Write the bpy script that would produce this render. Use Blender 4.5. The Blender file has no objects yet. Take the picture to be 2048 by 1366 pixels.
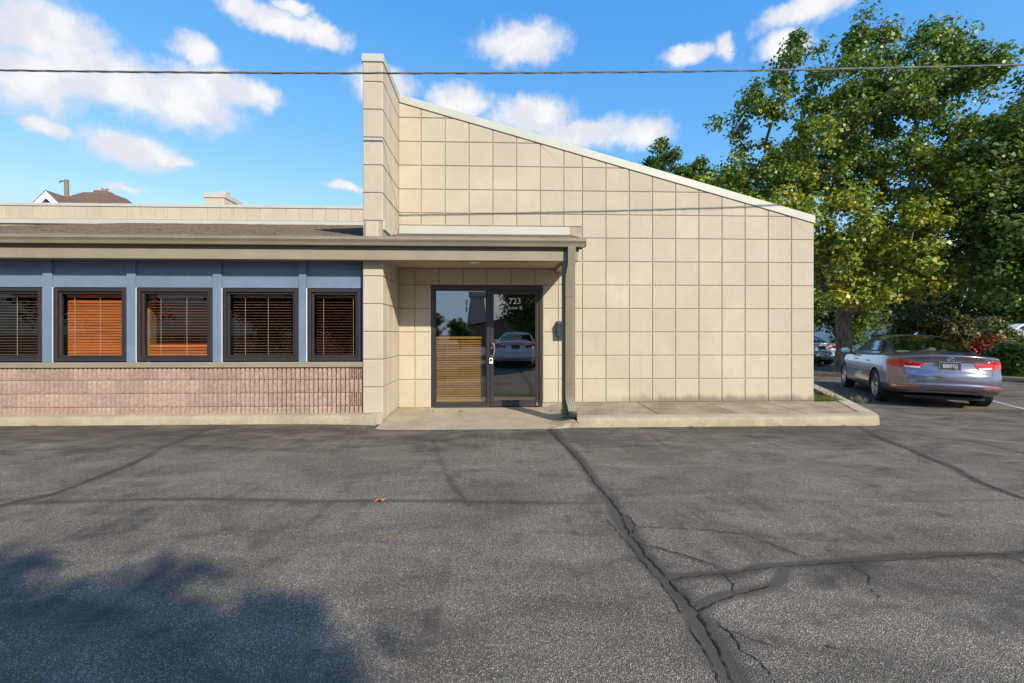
import bpy, bmesh, math, random
import numpy as np
from mathutils import Vector, Matrix
from mathutils.bvhtree import BVHTree
R = math.radians
random.seed(7)
scene = bpy.context.scene
COL = scene.collection

# ---------------------------------------------------------------- camera
cam_d = bpy.data.cameras.new('camera')
cam = bpy.data.objects.new('camera', cam_d)
COL.objects.link(cam)
cam_d.sensor_width = 36.0
cam_d.lens = 16.0
cam_d.shift_y = -14 / 2048
cam_d.clip_start = 0.05
cam_d.clip_end = 3000
cam.location = (0, 0, 1.31)
cam.rotation_euler = (R(90), 0, R(-2.14))
scene.camera = cam

# ---------------------------------------------------------------- light
LIGHT = Vector((-0.66, 1.0, -0.75)).normalized()
SUN_EL = math.asin(-LIGHT.z)
SUN_AZ = math.atan2(-LIGHT.x, -LIGHT.y)          # clockwise from +Y
sun_d = bpy.data.lights.new('sun', 'SUN')
sun = bpy.data.objects.new('sun', sun_d)
COL.objects.link(sun)
sun_d.energy = 4.8
sun_d.angle = R(0.53)
sun_d.color = (1.0, 0.91, 0.77)
sun.rotation_euler = (-LIGHT).to_track_quat('Z', 'Y').to_euler()

vs = scene.view_settings
vs.view_transform = 'Standard'
vs.look = 'None'
vs.gamma = 1.0
vs.use_curve_mapping = False
vs.exposure = 0.25
scene.cycles.max_bounces = 7
scene.cycles.diffuse_bounces = 3
scene.cycles.glossy_bounces = 4
scene.cycles.transparent_max_bounces = 16
scene.cycles.use_adaptive_sampling = True
scene.cycles.adaptive_threshold = 0.02

# ---------------------------------------------------------------- world: sky with fair-weather clouds
world = bpy.data.worlds.new('World')
scene.world = world
world.use_nodes = True
WT = world.node_tree
WT.nodes.clear()
world.cycles.sampling_method = 'MANUAL'
world.cycles.sample_map_resolution = 512


class NT:
    def __init__(s, t):
        s.t = t

    def n(s, typ, **kw):
        nd = s.t.nodes.new(typ)
        for k, v in kw.items():
            setattr(nd, k, v)
        return nd

    def lk(s, a, b):
        s.t.links.new(a, b)

    def put(s, sock, v):
        if isinstance(v, bpy.types.NodeSocket):
            s.lk(v, sock)
        else:
            sock.default_value = v

    def math(s, op, a, b=0.0, c=None, clamp=False):
        nd = s.n('ShaderNodeMath', operation=op, use_clamp=clamp)
        s.put(nd.inputs[0], a)
        s.put(nd.inputs[1], b)
        if c is not None:
            s.put(nd.inputs[2], c)
        return nd.outputs[0]

    def vmath(s, op, a, b=(0, 0, 0), val=False):
        nd = s.n('ShaderNodeVectorMath', operation=op)
        s.put(nd.inputs[0], a)
        if b is not None:
            s.put(nd.inputs[1], b)
        return nd.outputs['Value' if val else 'Vector']

    def mix(s, f, a, b, blend='MIX'):
        nd = s.n('ShaderNodeMix', data_type='RGBA', blend_type=blend)
        s.put(nd.inputs[0], f)
        for i, v in ((6, a), (7, b)):
            if not isinstance(v, bpy.types.NodeSocket) and len(v) == 3:
                v = (*v, 1)
            s.put(nd.inputs[i], v)
        return nd.outputs[2]

    def ramp(s, f, lo, hi, a=0.0, b=1.0, smooth=True):
        nd = s.n('ShaderNodeMapRange', interpolation_type='SMOOTHSTEP' if smooth else 'LINEAR')
        s.put(nd.inputs[0], f)
        nd.inputs[1].default_value = lo
        nd.inputs[2].default_value = hi
        nd.inputs[3].default_value = a
        nd.inputs[4].default_value = b
        return nd.outputs[0]

    def noise(s, vec, scale, detail=3.0, rough=0.5, dist=0.0, color=False):
        nd = s.n('ShaderNodeTexNoise')
        if vec is not None:
            s.lk(vec, nd.inputs['Vector'])
        nd.inputs['Scale'].default_value = scale
        nd.inputs['Detail'].default_value = detail
        nd.inputs['Roughness'].default_value = rough
        nd.inputs['Distortion'].default_value = dist
        return nd.outputs['Color' if color else 'Fac']

    def scale(s, vec, sc):
        nd = s.n('ShaderNodeVectorMath', operation='MULTIPLY')
        s.lk(vec, nd.inputs[0])
        nd.inputs[1].default_value = sc
        return nd.outputs[0]


W = NT(WT)
sky = W.n('ShaderNodeTexSky', sky_type='NISHITA', sun_disc=False)
sky.sun_elevation = SUN_EL
sky.sun_rotation = SUN_AZ
sky.altitude = 200
sky.air_density = 1.0
sky.dust_density = 0.5
sky.ozone_density = 1.6
gen = W.n('ShaderNodeTexCoord').outputs['Generated']
# clouds: azimuth, elevation, half width, half height (degrees)
CLOUDS = [(-43.6, 25.0, 4.5, 2.7), (-40.0, 22.9, 6.1, 2.8), (-35.2, 22.7, 6.3, 2.6), (-44.5, 21.0, 3.6, 3.0), (-31.0, 24.7, 3.6, 1.7),
          (-27.3, 24.8, 2.6, 1.4), (-32.3, 26.9, 1.9, 1.4), (-24.9, 31.6, 4.9, 1.3), (-28.3, 31.8, 2.2, 1.1), (-20.7, 31.2, 2.8, 1.1),
          (-23.9, 33.1, 1.7, 0.6), (3.5, 32.5, 5.0, 2.0), (23.2, 30.0, 2.6, 0.9), (27.0, 29.8, 1.1, 1.3), (35.4, 31.0, 4.5, 1.2),
          (33.1, 28.4, 2.4, 1.7), (-13.7, 27.8, 3.3, 1.9), (-4.4, 26.9, 4.1, 2.0), (4.4, 25.5, 5.1, 2.3), (10.6, 23.7, 6.2, 1.8),
          (17.9, 22.9, 3.5, 1.8), (-37.9, 17.3, 3.9, 1.7), (-35.2, 17.1, 2.3, 0.9), (-43.5, 17.5, 1.8, 0.8), (-38.1, 13.7, 1.8, 0.5),
          (-18.0, 17.0, 2.4, 0.6), (49.3, 14.6, 1.6, 1.6)]
w1 = W.noise(gen, 7.0, 3, 0.6, color=True)
w2 = W.noise(gen, 26.0, 4, 0.62, color=True)
wv = W.vmath('SUBTRACT', w1, (0.5, 0.5, 0.5))
wv = W.scale(wv, (0.040, 0.040, 0.026))
wv2 = W.scale(W.vmath('SUBTRACT', w2, (0.5, 0.5, 0.5)), (0.042, 0.042, 0.030))
dirw = W.vmath('ADD', W.vmath('ADD', gen, wv), wv2)
acc = None
for az, el, hw, hh in CLOUDS:
    a, e = R(az), R(el)
    c = Vector((math.sin(a) * math.cos(e), math.cos(a) * math.cos(e), math.sin(e)))
    r = Vector((math.cos(a), -math.sin(a), 0))
    u = r.cross(c)
    mp = W.n('ShaderNodeMapping', vector_type='TEXTURE')
    W.lk(dirw, mp.inputs['Vector'])
    mp.inputs['Location'].default_value = c
    mp.inputs['Rotation'].default_value = Matrix((r, u, -c)).transposed().to_euler()
    mp.inputs['Scale'].default_value = (math.tan(R(hw)), math.tan(R(hh)), 1.0)
    ln = W.vmath('LENGTH', mp.outputs[0], None, True)
    acc = ln if acc is None else W.math('SMOOTH_MIN', acc, ln, 0.16)
acc = W.math('SUBTRACT', 1.28, acc)
n3 = W.noise(gen, 38.0, 5, 0.6)
# the rest of the sky, beyond what the photograph shows, carries scattered cloud of the same kind
far = W.math('MULTIPLY', W.math('SUBTRACT', W.noise(W.scale(dirw, (1, 1, 2.2)), 3.2, 2, 0.5), 0.60), 9.0)
sp_ = W.n('ShaderNodeSeparateXYZ')
W.lk(gen, sp_.inputs[0])
away = W.ramp(sp_.outputs[1], 0.60, 0.45)
acc = W.math('MAXIMUM', acc, W.math('SUBTRACT', W.math('ADD', far, W.math('MULTIPLY', away, 3.0)), 3.0))
dens = W.math('ADD', acc, W.math('MULTIPLY', W.math('SUBTRACT', n3, 0.5), 0.8))
fac = W.ramp(dens, 0.0, 0.74)
fac = W.math('MULTIPLY', fac, 0.97)
shade = W.noise(gen, 16.0, 4, 0.55)
ccol = W.mix(W.ramp(shade, 0.40, 0.62), (5.75, 5.75, 6.15), (6.9, 6.85, 6.9))
ccol = W.mix(W.ramp(dens, 0.2, 1.0), (4.9, 5.4, 6.4), ccol)
# grade of the clear sky: deep blue overhead, paler low down
sc_ = W.n('ShaderNodeSeparateColor')
W.lk(sky.outputs[0], sc_.inputs[0])
cb_ = W.n('ShaderNodeCombineColor')
for ch_, (a_, g_, mx_) in enumerate(((0.80, 1.4, 4.2), (1.88, 0.77, 6.0), (4.6, 0.30, 8.0))):
    W.lk(W.math('MINIMUM', W.math('MULTIPLY', W.math('POWER', sc_.outputs[ch_], g_), a_), mx_), cb_.inputs[ch_])
skyc = cb_.outputs[0]
wcol = W.mix(fac, skyc, ccol)
bg = W.n('ShaderNodeBackground')
W.lk(wcol, bg.inputs[0])
bg.inputs[1].default_value = 0.12
wo = W.n('ShaderNodeOutputWorld')
W.lk(bg.outputs[0], wo.inputs[0])

# ---------------------------------------------------------------- helpers


def tag(o, label=None, cat=None, group=None, kind=None):
    if label: o['label'] = label
    if cat: o['category'] = cat
    if group: o['group'] = group
    if kind: o['kind'] = kind
    return o


def link(o, parent=None):
    COL.objects.link(o)
    if parent is not None: o.parent = parent
    return o


def empty(name, loc=(0, 0, 0), rz=0.0, parent=None):
    o = bpy.data.objects.new(name, None)
    o.empty_display_size = 0.2
    o.location = loc
    o.rotation_euler = (0, 0, rz)
    return link(o, parent)


def obj_me(name, me, mat=None, parent=None):
    if mat is not None and not me.materials: me.materials.append(mat)
    return link(bpy.data.objects.new(name, me), parent)


def obj(name, bm, mat, parent=None, smooth=False, angle=35):
    me = bpy.data.meshes.new(name)
    bm.normal_update()
    bm.to_mesh(me)
    bm.free()
    for m in (mat if isinstance(mat, (list, tuple)) else [mat]): me.materials.append(m)
    if smooth:
        me.shade_smooth()
        me.set_sharp_from_angle(angle=R(angle))
    return link(bpy.data.objects.new(name, me), parent)


def pyd(name, V, F, mat, parent=None, smooth=False, angle=35):
    me = bpy.data.meshes.new(name)
    me.from_pydata([tuple(v) for v in V], [], F)
    me.update()
    me.materials.append(mat)
    if smooth:
        me.shade_smooth()
        me.set_sharp_from_angle(angle=R(angle))
    return link(bpy.data.objects.new(name, me), parent)


def bx(bm, x0, x1, y0, y1, z0, z1, bev=0.0, mi=0, seg=1, rot=None):
    m = Matrix.Translation(((x0 + x1) / 2, (y0 + y1) / 2, (z0 + z1) / 2))
    if rot is not None: m = m @ rot
    m = m @ Matrix.Diagonal((abs(x1 - x0), abs(y1 - y0), abs(z1 - z0), 1))
    g = bmesh.ops.create_cube(bm, size=1.0, matrix=m)
    vs_ = g['verts']
    if bev > 0:
        es = list({e for v in vs_ for e in v.link_edges})
        bmesh.ops.bevel(bm, geom=es, offset=bev, segments=seg, affect='EDGES', profile=0.5)
    if mi:
        for f in {f for v in vs_ if v.is_valid for f in v.link_faces}: f.material_index = mi
    return bm


def box(name, x0, x1, y0, y1, z0, z1, mat, parent=None, bev=0.004, seg=1):
    bm = bmesh.new()
    bx(bm, x0, x1, y0, y1, z0, z1, bev, seg=seg)
    return obj(name, bm, mat, parent)


def extrude_x(prof, x0, x1, cuts=0):
    """closed (y,z) profile swept along X, capped"""
    bm = bmesh.new()
    n = len(prof)
    xs = np.linspace(x0, x1, cuts + 2)
    rings = [[bm.verts.new((x, p[0], p[1])) for p in prof] for x in xs]
    for a, b in zip(rings, rings[1:]):
        for i in range(n):
            bm.faces.new((a[i], a[(i + 1) % n], b[(i + 1) % n], b[i]))
    bm.faces.new(rings[0])
    bm.faces.new(list(reversed(rings[-1])))
    bmesh.ops.recalc_face_normals(bm, faces=bm.faces)
    return bm


def tube(bm, pts, rad, n=8, cap=True):
    pts = [Vector(p) for p in pts]
    if not hasattr(rad, '__len__'): rad = [rad] * len(pts)
    rings = []
    prev = None
    for i, p in enumerate(pts):
        t = (pts[min(i + 1, len(pts) - 1)] - pts[max(i - 1, 0)]).normalized()
        if prev is None:
            s = t.orthogonal().normalized()
        else:
            s = (prev - t * prev.dot(t)).normalized()
        prev = s
        u = t.cross(s)
        rings.append([bm.verts.new(p + (s * math.cos(k * 2 * math.pi / n) + u * math.sin(k * 2 * math.pi / n)) * rad[i]) for k in range(n)])
    for a, b in zip(rings, rings[1:]):
        for k in range(n):
            bm.faces.new((a[k], a[(k + 1) % n], b[(k + 1) % n], b[k]))
    if cap:
        bm.faces.new(list(reversed(rings[0])))
        bm.faces.new(rings[-1])
    return bm


def lathe_x(bm, prof, n=32, mi=0):
    """profile of (x, r) turned about the X axis"""
    rings = []
    for x, r in prof:
        rings.append([bm.verts.new((x, r * math.cos(k * 2 * math.pi / n), r * math.sin(k * 2 * math.pi / n))) for k in range(n)])
    for a, b in zip(rings, rings[1:]):
        for k in range(n):
            f = bm.faces.new((a[k], b[k], b[(k + 1) % n], a[(k + 1) % n]))
            f.material_index = mi
    return bm


def np_mesh(name, V, F, mat, parent=None, col=None, smooth=False):
    """V (n,3), F (m,k) arrays"""
    me = bpy.data.meshes.new(name)
    m, k = F.shape
    me.vertices.add(len(V))
    me.vertices.foreach_set('co', np.ascontiguousarray(V, dtype=np.float32).ravel())
    me.loops.add(m * k)
    me.loops.foreach_set('vertex_index', np.ascontiguousarray(F, dtype=np.int32).ravel())
    me.polygons.add(m)
    me.polygons.foreach_set('loop_start', np.arange(0, m * k, k, dtype=np.int32))
    me.update(calc_edges=True)
    me.validate()
    if col is not None:
        at = me.color_attributes.new('tint', 'FLOAT_COLOR', 'POINT')
        c4 = np.ones((len(V), 4), dtype=np.float32)
        c4[:, :col.shape[1]] = col
        at.data.foreach_set('color', c4.ravel())
    if smooth: me.shade_smooth()
    me.materials.append(mat)
    return link(bpy.data.objects.new(name, me), parent)


def text_mesh(name, s, size, mat, parent, loc, rot, depth=0.0005, align='CENTER', sx=1.0, bold=0.0):
    cu = bpy.data.curves.new(name, 'FONT')
    cu.body = s
    cu.size = size
    cu.align_x = align
    cu.align_y = 'CENTER'
    cu.extrude = depth
    cu.offset = bold
    cu.resolution_u = 3
    tmp = bpy.data.objects.new(name + '_t', cu)
    COL.objects.link(tmp)
    bpy.context.view_layer.update()
    me = bpy.data.meshes.new_from_object(tmp.evaluated_get(bpy.context.evaluated_depsgraph_get()))
    bpy.data.objects.remove(tmp)
    bpy.data.curves.remove(cu)
    me.name = name
    me.materials.clear()
    me.materials.append(mat)
    o = link(bpy.data.objects.new(name, me), parent)
    o.location = loc
    o.rotation_euler = rot
    o.scale = (sx, 1, 1)
    return o


def copy_tree(o, parent=None):
    c = o.copy()
    COL.objects.link(c)
    c.parent = parent
    for ch in list(o.children):
        copy_tree(ch, c)
    return c


# ---------------------------------------------------------------- materials
MATS = {}


def mat(name, build):
    m = bpy.data.materials.new(name)
    m.use_nodes = True
    t = NT(m.node_tree)
    p = m.node_tree.nodes['Principled BSDF']
    build(t, p)
    MATS[name] = m
    return m


def setp(p, **kw):
    for k, v in kw.items():
        k = k.replace('_', ' ')
        s = p.inputs[k]
        if isinstance(v, tuple) and len(v) == 3 and s.type == 'RGBA': v = (*v, 1)
        s.default_value = v


def objco(t):
    return t.n('ShaderNodeTexCoord').outputs['Object']


def geo(t):
    return t.n('ShaderNodeNewGeometry').outputs['Position']


def bump(t, p, h, strength, dist=0.01):
    b = t.n('ShaderNodeBump')
    b.inputs['Strength'].default_value = strength
    b.inputs['Distance'].default_value = dist
    t.lk(h, b.inputs['Height'])
    t.lk(b.outputs[0], p.inputs['Normal'])


def simple(name, col, rough=0.5, metal=0.0, var=0.12, nscale=8.0, bstr=0.0, bscale=200.0, coat=0.0):
    def f(t, p):
        g = geo(t)
        n = t.noise(g, nscale, 4, 0.6)
        k = t.ramp(n, 0.3, 0.7, 1 - var, 1 + var)
        c = t.mix(1.0, col, k, 'MULTIPLY')
        t.lk(c, p.inputs['Base Color'])
        setp(p, Roughness=rough, Metallic=metal, Coat_Weight=coat)
        if bstr: bump(t, p, t.noise(g, bscale, 3, 0.6), bstr, 0.002)
    return mat(name, f)


def m_stucco(t, p):
    g = geo(t)
    rnd = t.n('ShaderNodeObjectInfo').outputs['Random']
    n1 = t.noise(g, 1.1, 5, 0.6)
    n2 = t.noise(g, 9.0, 4, 0.6)
    base = t.mix(t.ramp(n1, 0.35, 0.68), (0.465, 0.401, 0.303), (0.515, 0.449, 0.344))
    base = t.mix(t.math('MULTIPLY', t.ramp(n2, 0.45, 0.75), 0.22), base, (0.39, 0.33, 0.24))
    base = t.mix(1.0, base, t.ramp(rnd, 0, 1, 0.955, 1.04, False), 'MULTIPLY')
    # rain streaks and a tide line of dirt low on the wall
    sep = t.n('ShaderNodeSeparateXYZ')
    t.lk(g, sep.inputs[0])
    st = t.noise(t.scale(g, (14, 14, 0.7)), 1.0, 4, 0.7)
    base = t.mix(t.math('MULTIPLY', t.ramp(st, 0.56, 0.75), 0.22), base, (0.28, 0.235, 0.165))
    edge = t.math('ADD', sep.outputs[2], t.math('MULTIPLY', t.noise(t.scale(g, (5, 5, 2)), 1.0, 4, 0.7), -0.22))
    right = t.ramp(sep.outputs[0], 1.2, 3.2)
    base = t.mix(t.math('MULTIPLY', t.math('MULTIPLY', t.ramp(edge, 0.05, 0.17, 1, 0), right), 0.75), base, (0.15, 0.12, 0.085))
    t.lk(base, p.inputs['Base Color'])
    setp(p, Roughness=0.9, Specular_IOR_Level=0.2)
    h = t.math('ADD', t.noise(g, 420, 3, 0.7), t.math('MULTIPLY', t.noise(g, 60, 3, 0.6), 0.5))
    bump(t, p, h, 0.35, 0.0025)


STUCCO = mat('tan_stucco', m_stucco)
GROOVE = simple('groove_stucco', (0.35, 0.30, 0.22), 0.9)
COPING = simple('coping_metal', (0.47, 0.465, 0.40), 0.45, 0.0, 0.04, 2.0)
TRIM = simple('tan_trim', (0.275, 0.24, 0.165), 0.45, 0.0, 0.07, 3.0)
TRIM2 = simple('olive_trim', (0.205, 0.182, 0.122), 0.4, 0.0, 0.08, 3.0)
GUT = simple('gutter_aluminium', (0.255, 0.225, 0.155), 0.35, 0.0, 0.07, 2.5)
BLUE = simple('blue_grey_board', (0.155, 0.208, 0.295), 0.55, 0.0, 0.08, 3.0, 0.15, 120)
NAVY = simple('slate_blue_board', (0.085, 0.095, 0.165), 0.6, 0.0, 0.08, 3.0)
BRONZE = simple('bronze_aluminium', (0.060, 0.052, 0.055), 0.38, 0.5, 0.08, 6.0)
STEEL = simple('satin_steel', (0.62, 0.61, 0.58), 0.3, 1.0, 0.06, 20.0)
BLACKP = simple('black_plastic', (0.022, 0.022, 0.026), 0.45, 0.0, 0.1, 20.0)
WHITEP = simple('white_paint', (0.80, 0.80, 0.78), 0.5, 0.0, 0.03, 6.0)
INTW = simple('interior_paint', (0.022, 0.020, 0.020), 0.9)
CORD = simple('blind_cord', (0.62, 0.55, 0.42), 0.8)
SOFFIT = simple('soffit_stucco', (0.46, 0.375, 0.25), 0.9, 0.0, 0.05, 2.0)
MAILB = simple('mailbox_paint', (0.045, 0.06, 0.07), 0.4, 0.3, 0.1)
RUBBER = simple('tyre_rubber', (0.022, 0.022, 0.022), 0.8, 0.0, 0.15, 30)
BRICKR = simple('chimney_brick', (0.30, 0.09, 0.06), 0.85, 0.0, 0.3, 30)
WOODP = simple('pole_wood', (0.21, 0.17, 0.13), 0.85, 0.0, 0.25, 12)
CABLE = simple('cable_jacket', (0.17, 0.165, 0.155), 0.55, 0.3, 0.2, 40)
LETTER = simple('white_lettering', (0.66, 0.65, 0.64), 0.5, 0.0, 0.02)
INTPOST = simple('interior_timber', (0.20, 0.13, 0.065), 0.7, 0.0, 0.15, 12)


def wood(name, a, b):
    def f(t, p):
        g = geo(t)
        rnd = t.n('ShaderNodeObjectInfo').outputs['Random']
        n = t.noise(t.scale(g, (3, 60, 60)), 1.0, 4, 0.6)
        c = t.mix(t.ramp(n, 0.3, 0.7), a, b)
        c = t.mix(1.0, c, t.ramp(rnd, 0, 1, 0.8, 1.15, False), 'MULTIPLY')
        t.lk(c, p.inputs['Base Color'])
        setp(p, Roughness=0.4)
    return mat(name, f)


WOODR = wood('cherry_slat', (0.36, 0.095, 0.016), (0.48, 0.145, 0.026))
WOODT = wood('walnut_slat', (0.22, 0.12, 0.06), (0.32, 0.19, 0.10))
WOODD = wood('mahogany_slat', (0.22, 0.075, 0.022), (0.30, 0.105, 0.03))
WOODG = wood('oak_slat', (0.46, 0.265, 0.055), (0.60, 0.37, 0.09))


def glassmat(name, tint, refl, rough=0.0):
    m = bpy.data.materials.new(name)
    m.use_nodes = True
    t = NT(m.node_tree)
    m.node_tree.nodes.clear()
    out = t.n('ShaderNodeOutputMaterial')
    tr = t.n('ShaderNodeBsdfTransparent')
    tr.inputs[0].default_value = (*tint, 1)
    gl = t.n('ShaderNodeBsdfGlossy')
    gl.inputs['Roughness'].default_value = rough
    g = geo(t)
    b = t.n('ShaderNodeBump')
    b.inputs['Strength'].default_value = 0.02
    b.inputs['Distance'].default_value = 0.01
    t.lk(t.noise(g, 1.3, 1, 0.4), b.inputs['Height'])
    t.lk(b.outputs[0], gl.inputs['Normal'])
    lw = t.n('ShaderNodeLayerWeight')
    lw.inputs[0].default_value = 0.5
    fr5 = t.math('MULTIPLY', t.math('POWER', lw.outputs['Facing'], 5.0), 0.95)
    mx = t.n('ShaderNodeMixShader')
    t.lk(t.math('ADD', fr5, refl, clamp=True), mx.inputs[0])
    t.lk(tr.outputs[0], mx.inputs[1])
    t.lk(gl.outputs[0], mx.inputs[2])
    t.lk(mx.outputs[0], out.inputs[0])
    return m


GLASS_W = glassmat('window_glass', (0.93, 0.93, 0.92), 0.022)
GLASS_D = glassmat('storefront_glass', (0.93, 0.92, 0.90), 0.22)
GLASS_C = glassmat('car_glass', (0.62, 0.70, 0.66), 0.20)


def m_concrete(t, p):
    g = geo(t)
    n1 = t.noise(g, 1.6, 5, 0.65)
    n2 = t.noise(g, 22, 4, 0.65)
    c = t.mix(t.ramp(n1, 0.35, 0.65), (0.32, 0.262, 0.182), (0.41, 0.345, 0.245))
    c = t.mix(t.math('MULTIPLY', t.ramp(n2, 0.5, 0.72), 0.5), c, (0.30, 0.255, 0.19))
    st = t.noise(g, 3.2, 5, 0.7, 0.6)
    c = t.mix(t.math('MULTIPLY', t.ramp(st, 0.58, 0.72), 0.45), c, (0.20, 0.175, 0.14))
    vo = t.n('ShaderNodeTexVoronoi')
    t.lk(g, vo.inputs['Vector'])
    vo.inputs['Scale'].default_value = 130
    sp = t.n('ShaderNodeSeparateColor')
    t.lk(vo.outputs['Color'], sp.inputs[0])
    c = t.mix(1.0, c, t.ramp(sp.outputs[0], 0, 1, 0.85, 1.15, False), 'MULTIPLY')
    t.lk(c, p.inputs['Base Color'])
    setp(p, Roughness=0.92, Specular_IOR_Level=0.2)
    bump(t, p, t.math('ADD', t.noise(g, 160, 4, 0.7), t.noise(g, 18, 4, 0.6)), 0.4, 0.005)


CONC = mat('tan_concrete', m_concrete)


def m_walk(t, p):
    g = geo(t)
    rnd = t.n('ShaderNodeObjectInfo').outputs['Random']
    n1 = t.noise(g, 2.4, 5, 0.65)
    c = t.mix(t.ramp(n1, 0.35, 0.65), (0.24, 0.185, 0.12), (0.35, 0.285, 0.195))
    st = t.noise(t.scale(g, (1.2, 5, 1)), 1.5, 5, 0.7, 0.6)
    c = t.mix(t.math('MULTIPLY', t.ramp(st, 0.5, 0.7), 0.5), c, (0.20, 0.15, 0.095))
    c = t.mix(1.0, c, t.ramp(rnd, 0, 1, 0.9, 1.1, False), 'MULTIPLY')
    t.lk(c, p.inputs['Base Color'])
    setp(p, Roughness=0.92, Specular_IOR_Level=0.2)
    bump(t, p, t.noise(g, 140, 4, 0.7), 0.3, 0.004)


WALK = mat('stained_concrete', m_walk)


def m_asphalt(t, p):
    g = geo(t)
    at = t.n('ShaderNodeAttribute', attribute_name='tint')
    sp = t.n('ShaderNodeSeparateColor')
    t.lk(at.outputs['Color'], sp.inputs[0])
    seal, worn = sp.outputs[0], sp.outputs[1]
    n_big = t.noise(g, 0.55, 5, 0.6, 0.4)
    n_mid = t.noise(t.scale(g, (1.0, 2.4, 1.0)), 1.7, 6, 0.66, 0.8)
    n_str = t.noise(t.scale(g, (9.0, 0.5, 1.0)), 1.0, 4, 0.6)
    wear = t.math('ADD', t.math('MULTIPLY', worn, 0.9), t.math('ADD', t.math('MULTIPLY', t.math('SUBTRACT', n_mid, 0.5), 3.2), t.math('MULTIPLY', t.math('SUBTRACT', n_big, 0.5), 1.8)))
    wear = t.math('ADD', wear, t.math('MULTIPLY', t.math('SUBTRACT', n_str, 0.5), 2.0))
    wear = t.ramp(wear, -0.15, 1.05)
    vo = t.n('ShaderNodeTexVoronoi')
    t.lk(g, vo.inputs['Vector'])
    vo.inputs['Scale'].default_value = 215
    sc = t.n('ShaderNodeSeparateColor')
    t.lk(vo.outputs['Color'], sc.inputs[0])
    vo2 = t.n('ShaderNodeTexVoronoi')
    t.lk(g, vo2.inputs['Vector'])
    vo2.inputs['Scale'].default_value = 400
    sc2 = t.n('ShaderNodeSeparateColor')
    t.lk(vo2.outputs['Color'], sc2.inputs[0])
    stone = t.mix(t.ramp(sc.outputs[0], 0.15, 1.0), (0.10, 0.094, 0.087), (0.70, 0.655, 0.60))
    stone = t.mix(t.ramp(sc2.outputs[1], 0.45, 0.9), (0.11, 0.104, 0.096), stone)
    binder = t.mix(t.ramp(n_mid, 0.35, 0.65), (0.080, 0.077, 0.074), (0.125, 0.119, 0.111))
    fleck = t.ramp(sc2.outputs[0], 0.93, 0.97)
    binder = t.mix(t.math('MULTIPLY', fleck, 0.55), binder, (0.40, 0.37, 0.34))
    c = t.mix(t.math('MULTIPLY', wear, 0.88), binder, stone)
    sealed = t.mix(t.noise(g, 30, 4, 0.7), (0.046, 0.044, 0.042), (0.076, 0.073, 0.069))
    edge = t.math('ADD', seal, t.math('MULTIPLY', t.math('SUBTRACT', t.noise(g, 26, 4, 0.7), 0.5), 0.45))
    c = t.mix(t.ramp(edge, 0.22, 0.72, 0, 0.92), c, sealed)
    patch_ = t.noise(t.scale(g, (1.0, 1.7, 1.0)), 0.9, 4, 0.6, 1.2)
    c = t.mix(1.0, c, t.ramp(patch_, 0.30, 0.70, 0.76, 1.20), 'MULTIPLY')
    c = t.mix(1.0, c, (1.07, 0.97, 0.83), 'MULTIPLY')
    t.lk(c, p.inputs['Base Color'])
    setp(p, Roughness=0.88, Specular_IOR_Level=0.25)
    h = t.math('MULTIPLY', vo.outputs['Distance'], t.ramp(edge, 0.28, 0.6, 1.0, 0.25))
    h = t.math('ADD', h, t.math('MULTIPLY', t.noise(g, 50, 3, 0.6), 0.4))
    bump(t, p, h, 0.9, 0.007)


ASPH = mat('worn_asphalt', m_asphalt)
CRACK = simple('crack_black', (0.012, 0.011, 0.010), 1.0)  # even near-black tone of the crack strips


def m_line(t, p):
    g = geo(t)
    n = t.noise(g, 60, 4, 0.7)
    c = t.mix(t.ramp(n, 0.38, 0.62), (0.12, 0.115, 0.11), (0.62, 0.61, 0.58))
    t.lk(c, p.inputs['Base Color'])
    setp(p, Roughness=0.85)


LINE = mat('worn_line_paint', m_line)


def m_block(t, p):
    g = geo(t)
    rnd = t.n('ShaderNodeObjectInfo').outputs['Random']
    n = t.noise(g, 26, 5, 0.7)
    n2 = t.noise(g, 90, 3, 0.7)
    c = t.mix(t.ramp(n, 0.3, 0.7), (0.335, 0.225, 0.178), (0.44, 0.322, 0.262))
    c = t.mix(t.math('MULTIPLY', t.ramp(n2, 0.58, 0.75), 0.55), c, (0.55, 0.42, 0.34))
    c = t.mix(1.0, c, t.ramp(rnd, 0, 1, 0.90, 1.10, False), 'MULTIPLY')
    t.lk(c, p.inputs['Base Color'])
    setp(p, Roughness=0.95, Specular_IOR_Level=0.15)
    bump(t, p, t.math('ADD', n2, n), 0.7, 0.006)


BLOCK = mat('split_rib_block', m_block)
MORTAR = simple('block_mortar', (0.13, 0.08, 0.06), 0.95)


def m_shingle(t, p):
    g = geo(t)
    br = t.n('ShaderNodeTexBrick')
    br.offset = 0.37
    t.lk(t.scale(g, (1, 1, 0)), br.inputs['Vector'])
    br.inputs['Scale'].default_value = 1.0
    br.inputs['Brick Width'].default_value = 0.26
    br.inputs['Row Height'].default_value = 0.14
    br.inputs['Mortar Size'].default_value = 0.004
    br.inputs['Color1'].default_value = (0.092, 0.077, 0.064, 1)
    br.inputs['Color2'].default_value = (0.17, 0.14, 0.112, 1)
    br.inputs['Mortar'].default_value = (0.04, 0.036, 0.034, 1)
    n = t.noise(t.scale(g, (6, 1.5, 1)), 3, 4, 0.7)
    c = t.mix(t.ramp(n, 0.3, 0.75), br.outputs[0], (0.20, 0.16, 0.125))
    t.lk(c, p.inputs['Base Color'])
    setp(p, Roughness=0.95, Specular_IOR_Level=0.1)
    bump(t, p, t.noise(g, 250, 3, 0.7), 0.5, 0.004)


SHINGLE = mat('asphalt_shingle', m_shingle)
BROWNSH = simple('brown_shingle', (0.15, 0.095, 0.066), 0.95, 0, 0.3, 14)


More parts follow.
